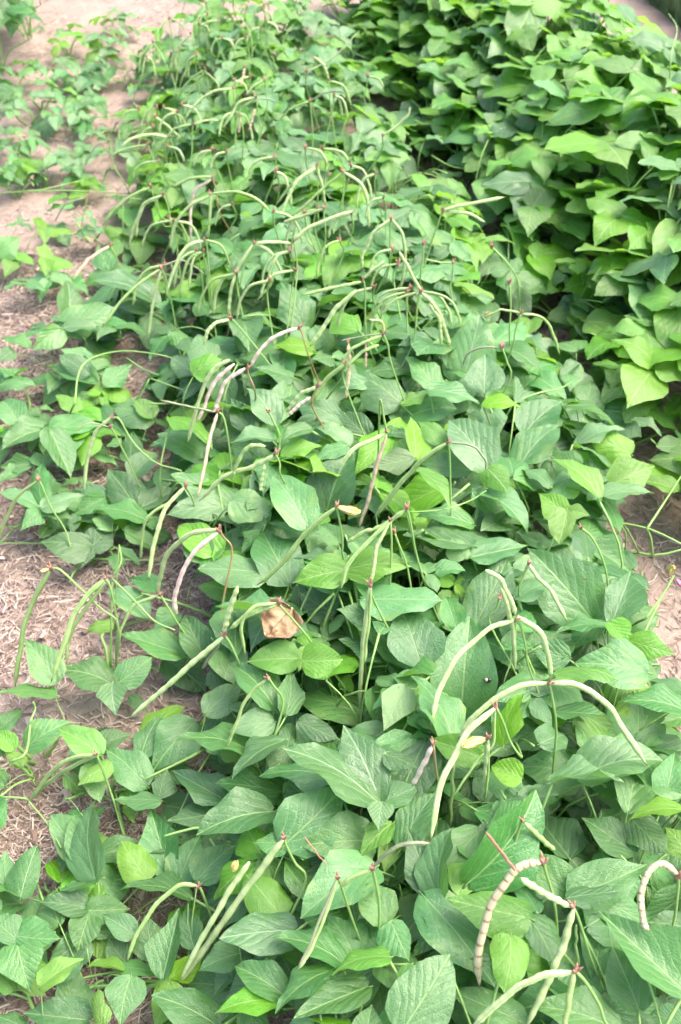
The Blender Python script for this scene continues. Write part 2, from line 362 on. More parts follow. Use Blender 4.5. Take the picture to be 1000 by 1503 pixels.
LEFT = [   # small creeping plants on the bare strip
 (45,1360,'small cowpea plant with three heart-shaped leaves at the lower left edge'),
 (125,1300,'small cowpea plant with folded dark leaves on straw litter, lower left'),
 (190,1410,'small cowpea plant with yellow-flecked leaves under one arched green pod, lower left'),
 (70,1480,'small cowpea plant with broad leaves in the bottom left corner'),
 (165,1150,'small cowpea plant with twin thin pods lying towards the left edge'),
 (45,1090,'small cowpea plant with bright young shoot tips at the left edge'),
 (150,960,'small cowpea plant with long straight pods drooping over bare straw, left'),
 (130,800,'small cowpea plant with a notched dark leaf lying on straw and one hooked pod'),
 (62,745,'small cowpea plant with four pale leaves in a cross at the left edge'),
 (195,740,'small cowpea plant under the single arched beaded pod, left strip'),
 (75,640,'small cowpea plant with star-spread pointed leaves, left strip'),
 (190,650,'small cowpea plant just behind the single arched beaded pod, left strip'),
 (110,520,'small cowpea plant with large pale leaves and an arched runner, left strip'),
 (25,590,'small cowpea plant cut by the left edge below the bare patch'),
 (150,580,'small cowpea plant with light leaves beneath the arched runner'),
]
LEFTFAR = [(15,370),(60,400),(130,330),(20,265),(60,250),(100,170),(40,160),(150,180),(15,120),(75,110),(120,105),(150,70),(95,60),(170,40),(60,140),(115,215),(20,205),(145,250),(180,110),(120,145)]

AISLE = [
 (690,300,'low podless cowpea plant creeping into the aisle beside the two outstretched pods'),
 (640,235,'low podless cowpea plant at the aisle edge below the upper sandy gap'),
 (745,400,'low podless cowpea plant between the two rows left of the dark shaded bank'),
 (600,175,'low podless cowpea plant in the far aisle opposite the shaded bank'),
 (725,350,'low podless cowpea plant in the aisle behind the bent tendril'),
 (820,530,'low podless cowpea plant filling the aisle behind the slate green leaves'),
 (560,110,'farthest low podless cowpea plant between the two rows'),
 (545,222,'low podless cowpea plant on the sandy patch inside the far middle row'),
 (905,640,'low podless cowpea plant below the shaded bank at the right edge'),
]
class Plant:
    def __init__(s, name, base, label, group, radius, nbr, height, tones):
        s.base = base; s.root = link(name, None); s.root.location = base; s.root.empty_display_size = .05
        tag(s.root, label, 'cowpea plant', group)
        s.pinv = Matrix.Translation(-base); s.R = radius; s.h = height; s.tones = tones
        s.branches = []; a0 = U(0, 6.28)
        for i in range(nbr):
            a = a0 + 6.28 * i / nbr + U(-.3, .3); r = radius * U(.7, 1.0)
            s.branch(base + Vector((math.cos(a) * r, math.sin(a) * r, height * U(.35, .6))))
    def branch(s, end, sag=.5):
        d = end - s.base; m1 = s.base + d * .35 + Vector((U(-.02, .02), U(-.02, .02), abs(d.z) * .15 + .01)); m2 = s.base + d * .7 + Vector((U(-.02, .02), U(-.02, .02), .02))
        path = smooth_path([s.base - Vector((0, 0, .02)), m1, m2, end], 9)
        for q in path[1:]: q.z = max(q.z, ground_z(q.x, q.y) + .006)
        s.branches.append(path)
    def nearest(s, p):
        best = None
        for br in s.branches:
            for q in br[1:]:
                dd = (q - p).length + (0 if q.z < p.z else .1)
                if best is None or dd < best[0]: best = (dd, q)
        return best[1]
    def finish(s):
        V = []; Fc = []
        for br in s.branches:
            L = len(br); tube(br, [.0042 - .0022 * i / (L - 1) for i in range(L)], 5, V, Fc)
        link('stem', mesh_from('stem', V, Fc, STEM), s.root, Matrix.Identity(4), s.pinv)
plants = []; side = {}
def crown_point(px, py, z):
    p = on_z(px, py, z); return Vector((p.x, p.y, ground_z(p.x, p.y)))
for px, py, lb in MAIN:
    b = crown_point(px, py, .24); l_ = max(-.36, min(.56, lateral(b))); q = at_row(along(b), l_ * .85); b = Vector((q.x, q.y, ground_z(q.x, q.y)))
    plants.append(Plant('cowpea_plant', b, lb, 'pod-bearing cowpea plants of the middle row', .26, 6, .26, 'ddmmmmgb')); plants[-1].kind = 'main'
for px, py, lb in LEFT:
    plants.append(Plant('cowpea_plant', crown_point(px, py, .06), lb, 'small cowpea plants on the left strip', .10, 3, .10, 'dmmgb')); plants[-1].kind = 'left'
for px, py, lb in AISLE:
    plants.append(Plant('cowpea_plant', crown_point(px, py, .06), lb, 'low cowpea plants in the right aisle', .17, 4, .13, 'dmmmgb')); plants[-1].kind = 'aisle'
ords = ['first', 'second', 'third', 'fourth', 'fifth', 'sixth', 'seventh', 'eighth', 'ninth', 'tenth', 'eleventh', 'twelfth', 'thirteenth', 'fourteenth', 'fifteenth', 'sixteenth', 'seventeenth', 'eighteenth', 'nineteenth', 'twentieth']
for k_, (px, py) in enumerate(sorted(LEFTFAR, key=lambda a: a[1])):
    plants.append(Plant('cowpea_seedling', crown_point(px, py, .06), 'light green seedling on the pale upper left sand, %s from the top edge' % ords[k_], 'seedlings on the upper left sand', .09, 3, .10, 'mmgggb')); plants[-1].kind = 'seedling'
RS = []
for li, (lt, ws) in enumerate(((.84, 'aisle side'), (1.12, 'middle'), (1.34, 'outer side'))):
    i = 0; s_ = -.1 + li * .11
    while s_ < 5.6:
        q = at_row(s_ + U(-.05, .05), lt - .09 * max(0, s_) + U(-.04, .04)); b = Vector((q.x, q.y, ground_z(q.x, q.y)))
        x, y, dz = proj(b + Vector((0, 0, .4)))
        if x < 1230 and y > -110 and i < 16:
            plants.append(Plant('cowpea_plant', b, 'bushy podless cowpea plant in the right-hand row, %s, %s from the front' % (ws, ords[i]), 'podless cowpea plants of the right-hand row', .25, 6, .34, 'ffffffbbbgg')); plants[-1].kind = 'right'; i += 1
        s_ += .34
for px, py, lb in ((-15,30,'dark bushy cowpea plant cut by the left edge in the top left corner'), (25,-20,'dark bushy cowpea plant cut by the top edge in the top left corner')):
    plants.append(Plant('cowpea_plant', crown_point(px, py, .2), lb, 'dark plants in the top left corner', .2, 5, .34, 'ddm')); plants[-1].kind = 'corner'
def nearest_plant(p, kinds, lim=None):
    best = min((q for q in plants if q.kind in kinds), key=lambda q: (Vector((q.base.x - p.x, q.base.y - p.y, 0))).length)
    return best

# ------------------------------------------------------------------ leaflets traced from the photograph: base x y, tip x y, width (px), tone, height offset (m)
TRACED = """
25 1380 -18 1345 50 m|26 1374 90 1378 58 m|25 1382 45 1457 74 m|31 1315 55 1241 46 m|30 1315 -20 1302 14 m|9 1296 8 1248 40 m
124 1265 74 1196 60 m|140 1288 141 1174 50 m .02|148 1289 78 1312 18 m|127 1268 108 1194 44 g -.03|128 1333 59 1325 42 d|130 1337 192 1334 48 m|130 1344 114 1397 68 m
198 1372 150 1343 42 g|225 1408 212 1342 60 d|185 1413 159 1376 48 d|240 1434 264 1332 50 m|177 1421 238 1431 25 m|180 1426 126 1421 17 b
129 1498 33 1487 62 d|151 1506 145 1450 26 b|192 1435 177 1507 68 m|318 1506 222 1461 64 m|35 1508 -12 1490 32 d|60 1447 124 1407 38 b
276 1318 175 1308 30 m .02|248 1283 220 1182 66 m|215 1291 178 1235 60 b -.03|262 1299 295 1226 54 m|290 1292 346 1240 52 d -.02
334 1177 252 1131 54 d|415 1163 317 1150 48 d -.03|398 1192 288 1227 60 m .02|416 1088 340 1147 34 m|370 1103 255 1088 38 m .03|400 1060 335 1074 46 g
402 1038 334 974 50 m .02|421 1047 424 981 40 m|532 1050 425 1025 46 m .02|440 1060 500 1086 40 d -.03|550 1175 406 1098 62 g .03|494 1143 380 1140 48 d
558 1175 504 1064 102 g|420 1238 508 1150 96 m|547 1234 438 1242 84 m -.02|437 967 361 972 52 b .03|447 970 504 968 56 b .03|285 1062 222 1136 72 m|303 1047 357 1003 50 d
147 1107 84 1069 46 b|146 1098 194 1079 32 d|214 1152 154 1099 56 m|160 1120 114 1153 28 b|234 1175 167 1174 27 m|234 1170 246 1129 38 m|40 1096 106 1059 46 m|0 1070 36 1041 26 d|20 1100 -4 1074 32 b
163 1003 84 985 52 m|165 1005 171 1051 72 g|176 1001 223 965 46 m|82 1000 37 938 56 g|80 1020 -5 1018 20 m|36 1120 6 1102 24 b
131 803 58 796 46 d|132 805 163 771 42 d|132 804 120 833 42 d|211 762 136 749 30 m|206 752 159 689 56 d|270 962 177 931 44 m|300 966 271 904 46 m
60 746 0 722 27 g|63 745 123 727 27 g|61 747 29 781 30 m|62 736 71 690 42 m|152 732 109 756 30 m|155 728 109 717 22 d|327 745 242 757 44 g .03|235 861 189 850 30 m|263 901 224 926 36 g|215 906 149 869 40 g -.01|165 915 127 926 20 b
343 738 251 696 44 g .02|342 735 399 757 50 g .02|450 772 401 699 60 g .02|480 754 521 658 74 d|390 842 290 835 48 g .02|425 856 384 779 70 d|507 837 429 856 54 b .03|511 835 605 832 52 b .03|497 799 469 770 30 m|346 870 291 861 32 b -.03|490 900 439 869 56 d -.02|546 905 494 894 38 m
535 880 651 882 50 g|616 978 499 893 62 d|618 976 588 893 82 d .01|700 915 746 819 74 d|670 920 654 876 40 m -.02|677 1053 690 904 92 m .02|692 800 591 785 36 m|682 819 664 790 36 p|692 818 777 801 40 m|645 731 683 722 25 d|610 690 661 749 28 b .04|692 770 609 760 32 m -.02|710 725 774 783 30 m
867 906 774 804 98 m|850 832 759 781 44 d -.03|898 915 926 838 64 g|760 878 814 851 28 m .04|890 918 814 932 22 m|895 915 921 949 36 b|925 940 992 960 52 b|948 987 841 974 70 m .01|819 990 908 999 26 b .03|835 965 777 950 52 d
850 1140 756 1128 78 m|852 1140 974 1117 64 m|811 1149 917 1149 24 g .03|922 1191 935 1124 62 m|976 1176 991 1104 56 m|1004 1190 921 1206 28 b|1006 1043 907 1032 40 m|816 1045 893 1050 28 m|740 1091 771 1017 36 b|706 1111 630 1084 52 b .02|665 1089 603 992 52 m .02|595 1010 563 1073 58 p|765 1141 721 1125 42 b|690 1293 787 1159 88 m .03|562 1178 613 1157 40 g .02|561 1179 556 1219 40 g .02|592 1241 640 1164 52 d|575 1210 526 1261 40 b
642 1317 598 1213 66 d|645 1317 667 1214 46 m|775 1348 654 1319 72 b .03|750 1376 740 1458 64 b .04|777 1348 816 1421 50 m .03|624 1318 728 1452 88 d|593 1510 661 1401 98 m .03|770 1502 647 1449 62 m .02|535 1532 546 1474 62 m .02|575 1355 601 1411 52 m|568 1352 529 1299 56 m -.02|570 1405 487 1433 34 b .01
548 1275 441 1349 78 m .01|412 1345 361 1284 62 b -.02|432 1366 322 1378 64 g .01|505 1416 396 1377 47 m .02|410 1470 314 1489 50 b .02|485 1425 404 1489 44 m .01|415 1460 345 1419 52 m|538 1450 431 1495 60 m .01|522 1409 479 1344 66 m|350 1400 291 1426 46 m -.02|285 1391 274 1326 46 d -.03|512 1501 454 1497 22 b
842 1318 951 1269 78 m .02|835 1318 909 1309 28 g .03|838 1315 759 1259 58 m|1006 1456 878 1337 84 m .04|938 1481 899 1388 76 d|906 1512 776 1478 72 m .04|930 1251 854 1200 56 d -.02|930 1205 983 1256 56 d|1012 1256 977 1214 50 b|1002 1502 954 1489 50 d
72 630 2 661 36 m|74 632 105 704 46 m|76 628 151 625 34 m|48 680 -2 686 30 m|36 690 -2 709 20 m|62 736 62 681 38 m|88 483 47 514 42 g|92 480 168 451 48 g .02|100 470 97 410 42 g|95 481 151 483 18 g .02|231 446 119 417 32 g .03|141 560 72 539 38 m|130 547 87 521 32 g|155 565 195 534 36 m|225 615 167 599 30 m|223 613 196 586 30 b .03|193 679 195 631 38 d|195 700 235 667 36 d|208 745 263 715 34 d|228 708 263 692 28 m|300 672 231 637 34 m|252 615 313 661 27 b .02|28 620 4 588 42 m|43 508 0 500 16 m|20 515 -2 531 26 g|-5 372 29 348 52 m
405 622 361 569 48 g .02|457 630 411 651 24 g .02|400 645 337 652 26 g|500 620 439 594 36 g|540 641 504 604 44 d|515 655 456 628 26 g|508 655 465 676 24 m|415 670 474 655 32 b|285 548 326 527 38 b .02|445 483 411 411 58 d .02|460 515 399 509 24 b|290 551 251 524 40 g|372 635 339 584 42 d
588 591 527 552 48 m|542 565 499 570 26 g|640 571 594 524 38 m|631 572 705 593 28 g .02|680 561 705 461 76 g|711 574 712 519 64 g .03|710 595 768 600 24 b .02|716 684 659 617 66 g .02|717 688 747 723 52 b .03|605 672 538 686 38 p .03|610 670 602 611 36 b .03|650 650 614 619 30 b|770 636 827 588 60 d|765 681 821 624 52 d|690 690 612 680 38 d|590 592 633 575 20 b|600 611 671 600 46 m -.02
892 715 962 684 66 b .02|925 666 864 639 46 b|878 729 809 674 34 b .02|884 729 962 725 22 g .02|994 720 936 705 24 b|850 691 809 669 42 m|830 756 791 724 42 b|832 750 821 799 42 b .03|833 750 867 757 24 b .03|847 655 918 630 26 g|930 617 972 641 16 g
""".replace('\n', '|')
prot = []            # protected sample points (px, py, depth): nothing generated may hide them
def trace_leaf(row, drop, rnd):
    q = row.split()
    bx, by, tx, ty, wd = map(float, q[:5]); tone = q[5]; dz = float(q[6]) if len(q) > 6 else 0
    cx, cy = (bx + tx) / 2, (by + ty) / 2; z = .2
    for _ in range(5): z = canopy(on_z(cx, cy, z))
    z += dz + {'d': -.025, 'b': .012, 'g': .01}.get(tone, 0) + rnd.z
    if z < .12: z = max(z, .06) + rnd.z + .02
    z = max(.035, z - drop)
    tc_ = (CAM - on_z(cx, cy, z)).normalized(); k = .35
    for it in range(8):
        nrm = (Vector((0, 0, 1)) * .8 + tc_ * k + Vector((rnd.x, rnd.y, 0))).normalized()
        c3 = on_z(cx, cy, z); b3 = on_plane(bx, by, c3, nrm); t3 = on_plane(tx, ty, c3, nrm); Ln = (t3 - b3).length
        if Ln < .145: break
        k += .5
    Y = (t3 - b3) / Ln
    best = None
    for fi in range(-15, 16):
        ph = fi * .085; nn = (Matrix.Rotation(ph, 3, Y) @ nrm); nn = (nn - Y * nn.dot(Y)).normalized(); X = Y.cross(nn).normalized()
        for asp in (.5, .62, .74, .9):
            hw = X * (Ln * asp / 2); a = proj(c3 + hw); b = proj(c3 - hw)
            ux, uy = tx - bx, ty - by; ul = math.hypot(ux, uy) + 1e-6
            pw = abs((a[0] - b[0]) * uy - (a[1] - b[1]) * ux) / ul
            cost = abs(pw - wd) / wd + abs(ph) * .12 + abs(asp - .66) * .5 + (.5 if nn.dot(tc_) < .12 else 0)
            if best is None or cost < best[0]: best = (cost, nn, X, Ln * asp)
    _, nn, X, W_ = best
    return dict(b=b3, t=t3, n=nn, X=X, W=W_, L=Ln, tone=tone, px=(bx, by), c=c3, row=row, drop=drop, rnd=rnd)
tleaf = [trace_leaf(row, 0, Vector((U(-.16, .16), U(-.16, .16), U(-.01, .01)))) for row in TRACED.split('|') if len(row.split()) > 5]
def hides(t, P):
    """which of the points P (px, py, depth) lie behind leaflet t"""
    bx, by, _ = proj(t['b']); tx, ty, _ = proj(t['t']); cx, cy = bx * .55 + tx * .45, by * .55 + ty * .45
    c = t['b'] * .55 + t['t'] * .45; rx, ry, _ = proj(c + t['X'] * (t['W'] * .5)); a00, a10, a01, a11 = (tx - bx) * .55, (ty - by) * .55, rx - cx, ry - cy
    det = a00 * a11 - a01 * a10
    if abs(det) < 1e-3: return 0
    dx = P[:, 0] - cx; dy = P[:, 1] - cy; s = (a11 * dx - a01 * dy) / det; u = (-a10 * dx + a00 * dy) / det
    Y = (t['t'] - t['b']); nn = t['X'].cross(Y).normalized()
    U_ = (P[:, 0] - 500) / F; V_ = (P[:, 1] - 751.5) / F
    dn = U_ * nn.x + (CS - V_ * SN) * nn.y + (-SN - V_ * CS) * nn.z
    dep = (t['c'] - CAM).dot(nn) / np.where(np.abs(dn) < 1e-4, 1e-4, dn)
    return int(((s * s + u * u < 1.0) & (dep < P[:, 2] + .012)).sum())

# ------------------------------------------------------------------ pods traced from the photograph
# node x y | height above canopy | stalk points | pods: kind radius(mm) beads: points
PODS = [
 ((417,1230), .11, [(421,1243),(434,1268),(449,1294)], [('pale',6.2,8,[(415,1236),(375,1286),(320,1365),(262,1447)]),('pale',5.2,8,[(366,1266),(336,1310),(300,1372),(264,1440)])]),
 ((292,1302), .08, [(296,1308),(312,1350),(330,1400),(347,1438)], [('green',4.2,0,[(286,1298),(262,1300),(230,1328),(203,1370),(186,1413)])]),
 ((496,1288), .10, [(501,1300),(514,1340),(532,1392),(549,1450)], [('dark',2.8,0,[(491,1296),(471,1345),(451,1395),(437,1425)]),('green',2.8,0,[(494,1298),(476,1348),(455,1396),(439,1423)]),('red',.9,0,[(482,1272),(462,1248),(446,1226)])]),
 ((547,1276), .12, [(550,1288),(557,1330),(555,1400),(551,1485)], [('green',3.8,0,[(540,1279),(516,1289),(499,1302)]),('dark',3.2,0,[(551,1266),(573,1249),(600,1238),(633,1238)])]),
 ((798,1266), .13, [(802,1282),(815,1330),(820,1400),(821,1465)], [('cream',6.4,16,[(791,1264),(766,1272),(740,1298),(716,1345),(703,1400),(704,1450)]),('red',2.4,0,[(756,1278),(735,1250),(712,1220)])]),
 ((841,1331), .10, [(850,1350),(866,1402),(885,1452)], [('pale',5.2,6,[(832,1331),(800,1312),(763,1288)]),('pale',6,7,[(844,1340),(826,1390),(805,1440),(772,1510)]),('green',2.0,0,[(846,1358),(846,1390),(851,1422)])]),
 ((845,1426), .14, [(860,1442),(880,1475),(893,1507)], [('pale',5,0,[(833,1429),(790,1435),(740,1464),(690,1512)]),('green',4.2,0,[(839,1432),(833,1480),(828,1515)])]),
 ((996,1287), .11, [(996,1300),(992,1340),(988,1382)], [('cream',5,14,[(993,1278),(972,1268),(951,1283),(941,1320),(945,1354),(953,1367)])]),
 ((767,1205), .07, [(762,1218),(745,1256)], [('green',4.4,5,[(777,1214),(794,1231),(816,1249)])]),
 ((806,1003), .13, [(810,1020),(817,1072),(811,1150),(816,1210),(821,1262)], [('pale',5.2,0,[(812,1002),(850,1006),(888,1031),(916,1071),(951,1125)]),('pale',5.0,0,[(800,1003),(762,1007),(724,1029),(694,1054),(673,1084)])]),
 ((728,1038), .13, [(738,1058),(750,1090),(766,1112)], [('pale',5.4,0,[(724,1043),(690,1071),(668,1106),(645,1162),(632,1236)]),('green',2.2,0,[(727,1046),(722,1094),(692,1128),(666,1170)]),('green',3.2,0,[(666,1115),(664,1160),(661,1217)])]),
 ((716,1084), .10, [(717,1130),(712,1170)], [('pale',4.8,6,[(717,1094),(713,1140),(709,1177)])]),
 ((636,1092), .08, [(640,1130),(642,1165)], [('pink',5,4,[(633,1100),(620,1126),(605,1154)])]),
 ((757,910), .14, [(765,920),(772,950),(776,978)], [('pale',5.0,0,[(752,911),(715,925),(671,966),(645,1012),(632,1069)]),('pale',5.0,0,[(764,898),(790,926),(805,961),(809,999)]),('pale',4.4,0,[(736,863),(746,891),(753,932),(757,986)]),('pale',4.2,0,[(713,837),(735,850),(750,880),(757,904)]),('green',1.6,0,[(757,906),(755,945),(739,1006)])]),
 ((734,878), .10, [(728,895),(719,915)], []),
 ((776,828), .09, [(769,845),(762,872)], [('pale',4.4,5,[(778,831),(791,849),(811,871),(833,913)])]),
 ((853,775), .12, [(870,790),(888,830),(894,872),(897,913)], []),
 ((544,858), .13, [], [('pale',4.5,0,[(542,866),(537,911),(530,981),(528,1046)]),('green',2.6,0,[(546,866),(543,905),(538,950),(535,975)])]),
 ((573,764), .14, [(575,800),(574,880)], [('pale',4.2,0,[(569,772),(555,800),(548,838),(544,856)]),('green',4.4,0,[(568,767),(537,799),(511,830),(500,866)])]),
 ((597,747), .15, [(602,762),(612,816),(632,880),(656,936)], [('green',4.8,6,[(594,750),(560,772),(535,781),(508,797)])]),
 ((579,781), .11, [(586,800),(598,832),(609,890)], []),
 ((494,743), .14, [(497,757),(503,790),(505,822)], [('green',5,0,[(488,750),(450,781),(411,830),(377,859)])]),
 ((657,650), .15, [(660,664),(662,740),(664,822)], [('green',5,0,[(652,652),(620,675),(585,715),(548,761)]),('dark',2.6,0,[(664,648),(694,654),(712,675),(713,689)])]),
 ((568,634), .14, [(562,605),(558,590)], [('pale',5,0,[(565,638),(537,650),(515,663),(495,691)]),('beige',4.6,7,[(567,646),(552,690),(540,735),(527,776)])]),
 ((439,481), .14, [(444,490),(453,522)], [('pink',4.8,6,[(436,482),(405,493),(382,514),(367,539)])]),
 ((363,541), .14, [(366,552),(375,577)], [('pink',5.2,7,[(355,540),(332,560),(320,590),(314,606)]),('pink',5,7,[(344,534),(314,562),(300,598),(289,620)]),('pale',5.4,8,[(337,528),(316,540),(300,566),(286,610),(275,652)])]),
 ((320,604), .14, [(329,614),(336,652),(341,700),(348,736)], [('beige',4.4,7,[(318,611),(309,640),(301,680),(290,731)]),('dark',2.8,0,[(314,606),(280,597),(234,587)])]),
 ((339,468), .14, [(347,475),(382,517),(426,576)], [('pale',5,8,[(333,469),(311,478),(298,506)])]),
 ((404,666), .12, [(411,680),(413,700)], [('green',4.6,6,[(390,655),(365,655),(349,680),(342,701)]),('pale',5.6,7,[(397,673),(371,685),(330,700),(292,736)]),('pale',4.6,5,[(388,682),(384,704),(383,722)])]),
 ((394,604), .12, [(399,614),(411,652)], []),
 ((166,613), .19, [(176,616),(196,650),(230,680),(268,693)], [('pale',5.4,11,[(160,612),(141,635),(128,675),(123,723)])]),
 ((163,628), .17, [(167,634),(190,680),(215,736)], [('dark',1.8,0,[(156,624),(131,621),(112,633)])]),
 ((57,705), .15, [(62,714),(75,745),(95,776)], [('green',4,0,[(51,707),(25,730),(5,770),(-5,801)])]),
 ((75,835), .22, [(88,836),(116,862),(150,895),(172,912)], [('green',5.6,0,[(71,841),(45,890),(30,950),(22,1009)])]),
 ((155,849), .22, [(162,862),(170,900),(176,936)], [('green',5.6,0,[(150,853),(118,886),(95,941),(75,1001)]),('green',4,0,[(152,863),(121,900),(101,941),(98,976)])]),
 ((323,779), .13, [(328,788),(341,810)], [('pale',5.6,9,[(315,775),(276,785),(246,815),(235,850),(230,872)]),('pink',5.6,10,[(315,785),(285,811),(265,846),(256,881),(260,904)])]),
 ((236,873), .14, [(241,882),(266,922),(287,952)], [('green',3.4,0,[(228,875),(196,890),(179,920),(175,941)])]),
 ((330,933), .10, [(339,946),(351,974)], [('pale',6.0,10,[(325,938),(286,970),(236,1015),(190,1054)]),('pale',5.4,6,[(349,861),(336,900),(328,930)]),('dark',3.2,0,[(322,945),(308,965),(297,982)])]),
 ((409,886), .13, [(414,892),(436,916),(459,946)], [('green',5.2,0,[(402,888),(370,900),(337,924)]),('green',3.6,0,[(401,884),(371,892),(355,920),(360,961)])]),
 ((394,995), .09, [(401,1006),(416,1032)], [('green',3.4,0,[(390,999),(365,1020),(345,1065),(333,1099)])]),
 ((141,1108), .12, [(146,1118),(165,1170),(184,1233)], [('green',4.6,0,[(135,1108),(106,1113),(75,1135),(37,1182)]),('green',4.2,0,[(132,1114),(96,1131),(66,1154),(40,1178)])]),
 ((272,714), .12, [], [('pale',5.4,9,[(268,718),(241,750),(226,800),(218,852)]),('green',3.4,0,[(247,738),(216,760),(208,800),(207,821)])]),
 ((309,284), .15, [(306,330),(305,350)], [('pale',4.8,0,[(305,293),(276,304),(256,334),(249,366)]),('green',4.4,0,[(316,283),(350,282),(378,293),(396,311)]),('pale',4.2,0,[(310,291),(307,330),(303,349)])]),
 ((301,352), .15, [(304,362),(311,440),(322,522)], [('pale',4.8,0,[(297,354),(275,362),(257,390),(243,436)]),('green',3.4,0,[(306,352),(325,361),(339,392)])]),
 ((237,394), .15, [(244,410),(255,460),(262,510)], [('green',4.2,0,[(233,396),(205,415),(175,445),(150,481)]),('pale',4.6,0,[(236,398),(226,440),(217,501)]),('dark',2.6,0,[(242,384),(266,382),(288,393),(300,403)])]),
 ((373,357), .15, [(360,385),(352,420)], [('pale',5,8,[(369,361),(347,400),(337,440),(336,464)]),('pale',4.6,0,[(376,357),(397,370),(416,404)]),('pale',4.6,0,[(381,356),(402,355),(428,357)]),('green',4.0,6,[(398,388),(398,415),(378,441)])]),
 ((431,354), .15, [(433,364),(436,402)], [('pale',4.8,0,[(434,350),(450,336),(481,322),(521,309)])]),
 ((476,306), .15, [(476,320),(478,345)], [('pale',5,0,[(471,308),(441,318),(414,327)])]),
 ((465,244), .15, [(467,256),(469,332)], [('pale',5,9,[(460,250),(436,266),(420,296),(412,321)]),('green',4.2,0,[(459,245),(430,269),(405,301)]),('pale',4.6,0,[(468,252),(474,281),(478,301)])]),
 ((504,251), .15, [(505,262),(503,300),(498,352)], [('green',4.2,0,[(498,256),(475,276),(454,296),(430,316)]),('pale',5.2,10,[(509,256),(530,270),(540,300),(542,336)])]),
 ((312,262), .15, [(318,280),(322,310)], [('pink',5,8,[(308,265),(286,281),(280,310),(280,352)]),('green',4.2,0,[(306,255),(280,262),(252,275)])]),
 ((222,275), .14, [(226,290),(240,330)], [('green',4.6,0,[(217,276),(191,288),(166,310),(150,331)])]),
 ((240,286), .14, [(246,300),(256,340)], [('pale',5,8,[(235,287),(211,300),(196,335),(189,363)])]),
 ((162,361), .14, [(172,380),(186,420)], [('beige',5,0,[(158,362),(131,380),(107,411)])]),
 ((128,290), .12, [(124,310),(120,340)], [('dark',3,0,[(124,290),(96,300),(80,326)])]),
 ((574,322), .15, [(573,335),(570,400)], [('pale',5,9,[(570,322),(546,345),(533,375),(531,396)]),('pale',4.6,0,[(578,322),(592,346),(594,380),(590,416),(577,431)])]),
 ((617,429), .15, [(613,445),(606,505)], [('pale',6,11,[(624,432),(640,452),(654,485),(660,511)]),('pale',5,9,[(630,445),(645,470),(648,508)]),('green',3.6,0,[(606,428),(581,440),(560,463)]),('pale',4.4,0,[(617,422),(601,396),(585,367)])]),
 ((650,310), .16, [(646,320),(632,362),(620,412)], [('pale',4.8,0,[(655,305),(690,298),(742,289)]),('pale',4.4,0,[(655,311),(686,313),(713,326)])]),
 ((622,358), .14, [(621,380),(617,415)], []),
 ((666,386), .13, [(664,410),(662,430)], [('green',2.6,0,[(660,387),(640,384),(624,380)])]),
 ((533,411), .15, [(536,425),(539,500)], [('green',4.4,0,[(527,418),(491,422),(444,433)]),('pale',6,9,[(523,426),(492,455),(471,486),(455,509)]),('pale',4,0,[(535,406),(548,396),(566,382)])]),
 ((563,490), .15, [(570,508),(575,535)], [('green',4.4,0,[(557,496),(521,509),(500,531)]),('green',4.2,0,[(556,506),(531,517),(506,541)]),('dark',2.0,0,[(558,489),(530,494),(500,500)]),('pale',2.6,0,[(566,482),(560,472),(541,469)])]),
 ((507,534), .13, [], [('green',5.4,0,[(504,536),(481,555),(463,580),(454,594)])]),
 ((466,567), .12, [], [('pale',5.2,6,[(463,570),(441,580),(420,606)]),('pink',4.6,5,[(456,583),(437,596),(425,609)])]),
 ((511,503), .14, [], [('beige',4.4,6,[(511,509),(513,541),(508,587)]),('beige',3.4,5,[(537,500),(537,541)])]),
 ((737,510), .14, [(744,530),(748,560)], [('dark',2.6,0,[(731,510),(706,510),(686,520),(680,538)])]),
 ((765,460), .14, [(758,480),(752,510)], [('green',3.2,0,[(760,457),(735,455),(711,466)]),('green',3.6,0,[(771,461),(796,466),(812,491),(822,521)])]),
 ((748,415), .14, [(750,450),(749,505)], []),
 ((722,362), .14, [(745,386),(760,411),(763,437)], []),
 ((224,62), .14, [(226,80),(230,110)], [('green',4.2,0,[(219,65),(207,85),(204,108)]),('pale',4.2,0,[(226,66),(213,86),(209,112)]),('green',3,0,[(230,66),(240,86),(248,107)])]),
 ((280,49), .14, [(284,60),(290,90)], [('pale',4.8,8,[(278,52),(262,71),(257,107)])]),
 ((248,27), .14, [(250,40),(254,60)], [('green',3.6,0,[(244,29),(233,44),(229,62)]),('green',3,0,[(252,27),(262,32),(271,44)])]),
 ((321,30), .14, [(322,45),(324,60)], [('pale',4.2,0,[(317,30),(305,32),(294,38)])]),
 ((343,130), .15, [(344,150),(346,170)], [('pale',4.6,0,[(338,129),(311,135),(286,154),(270,177)])]),
 ((301,102), .15, [(305,120),(308,150)], [('green',3.8,0,[(297,103),(275,121),(260,147)]),('green',3.6,0,[(299,110),(281,130),(274,152)]),('green',3,0,[(305,112),(316,118),(323,131)])]),
 ((283,183), .15, [(282,200),(281,232)], [('green',4,0,[(279,181),(255,190),(234,217)]),('green',3.8,0,[(288,181),(305,176),(322,177)])]),
 ((249,201), .14, [(254,215),(262,240)], [('pale',4.8,0,[(243,200),(220,198),(195,203),(177,216)])]),
 ((217,182), .14, [(224,200),(230,220)], [('pale',4.8,0,[(216,179),(222,160),(233,139)]),('green',3.4,0,[(212,183),(198,188),(186,202)])]),
 ((228,171), .14, [], [('pale',4.4,0,[(230,173),(246,185),(267,204)])]),
 ((204,160), .14, [(208,175),(212,200)], [('pale',4.4,0,[(200,161),(185,166),(176,188),(174,212)])]),
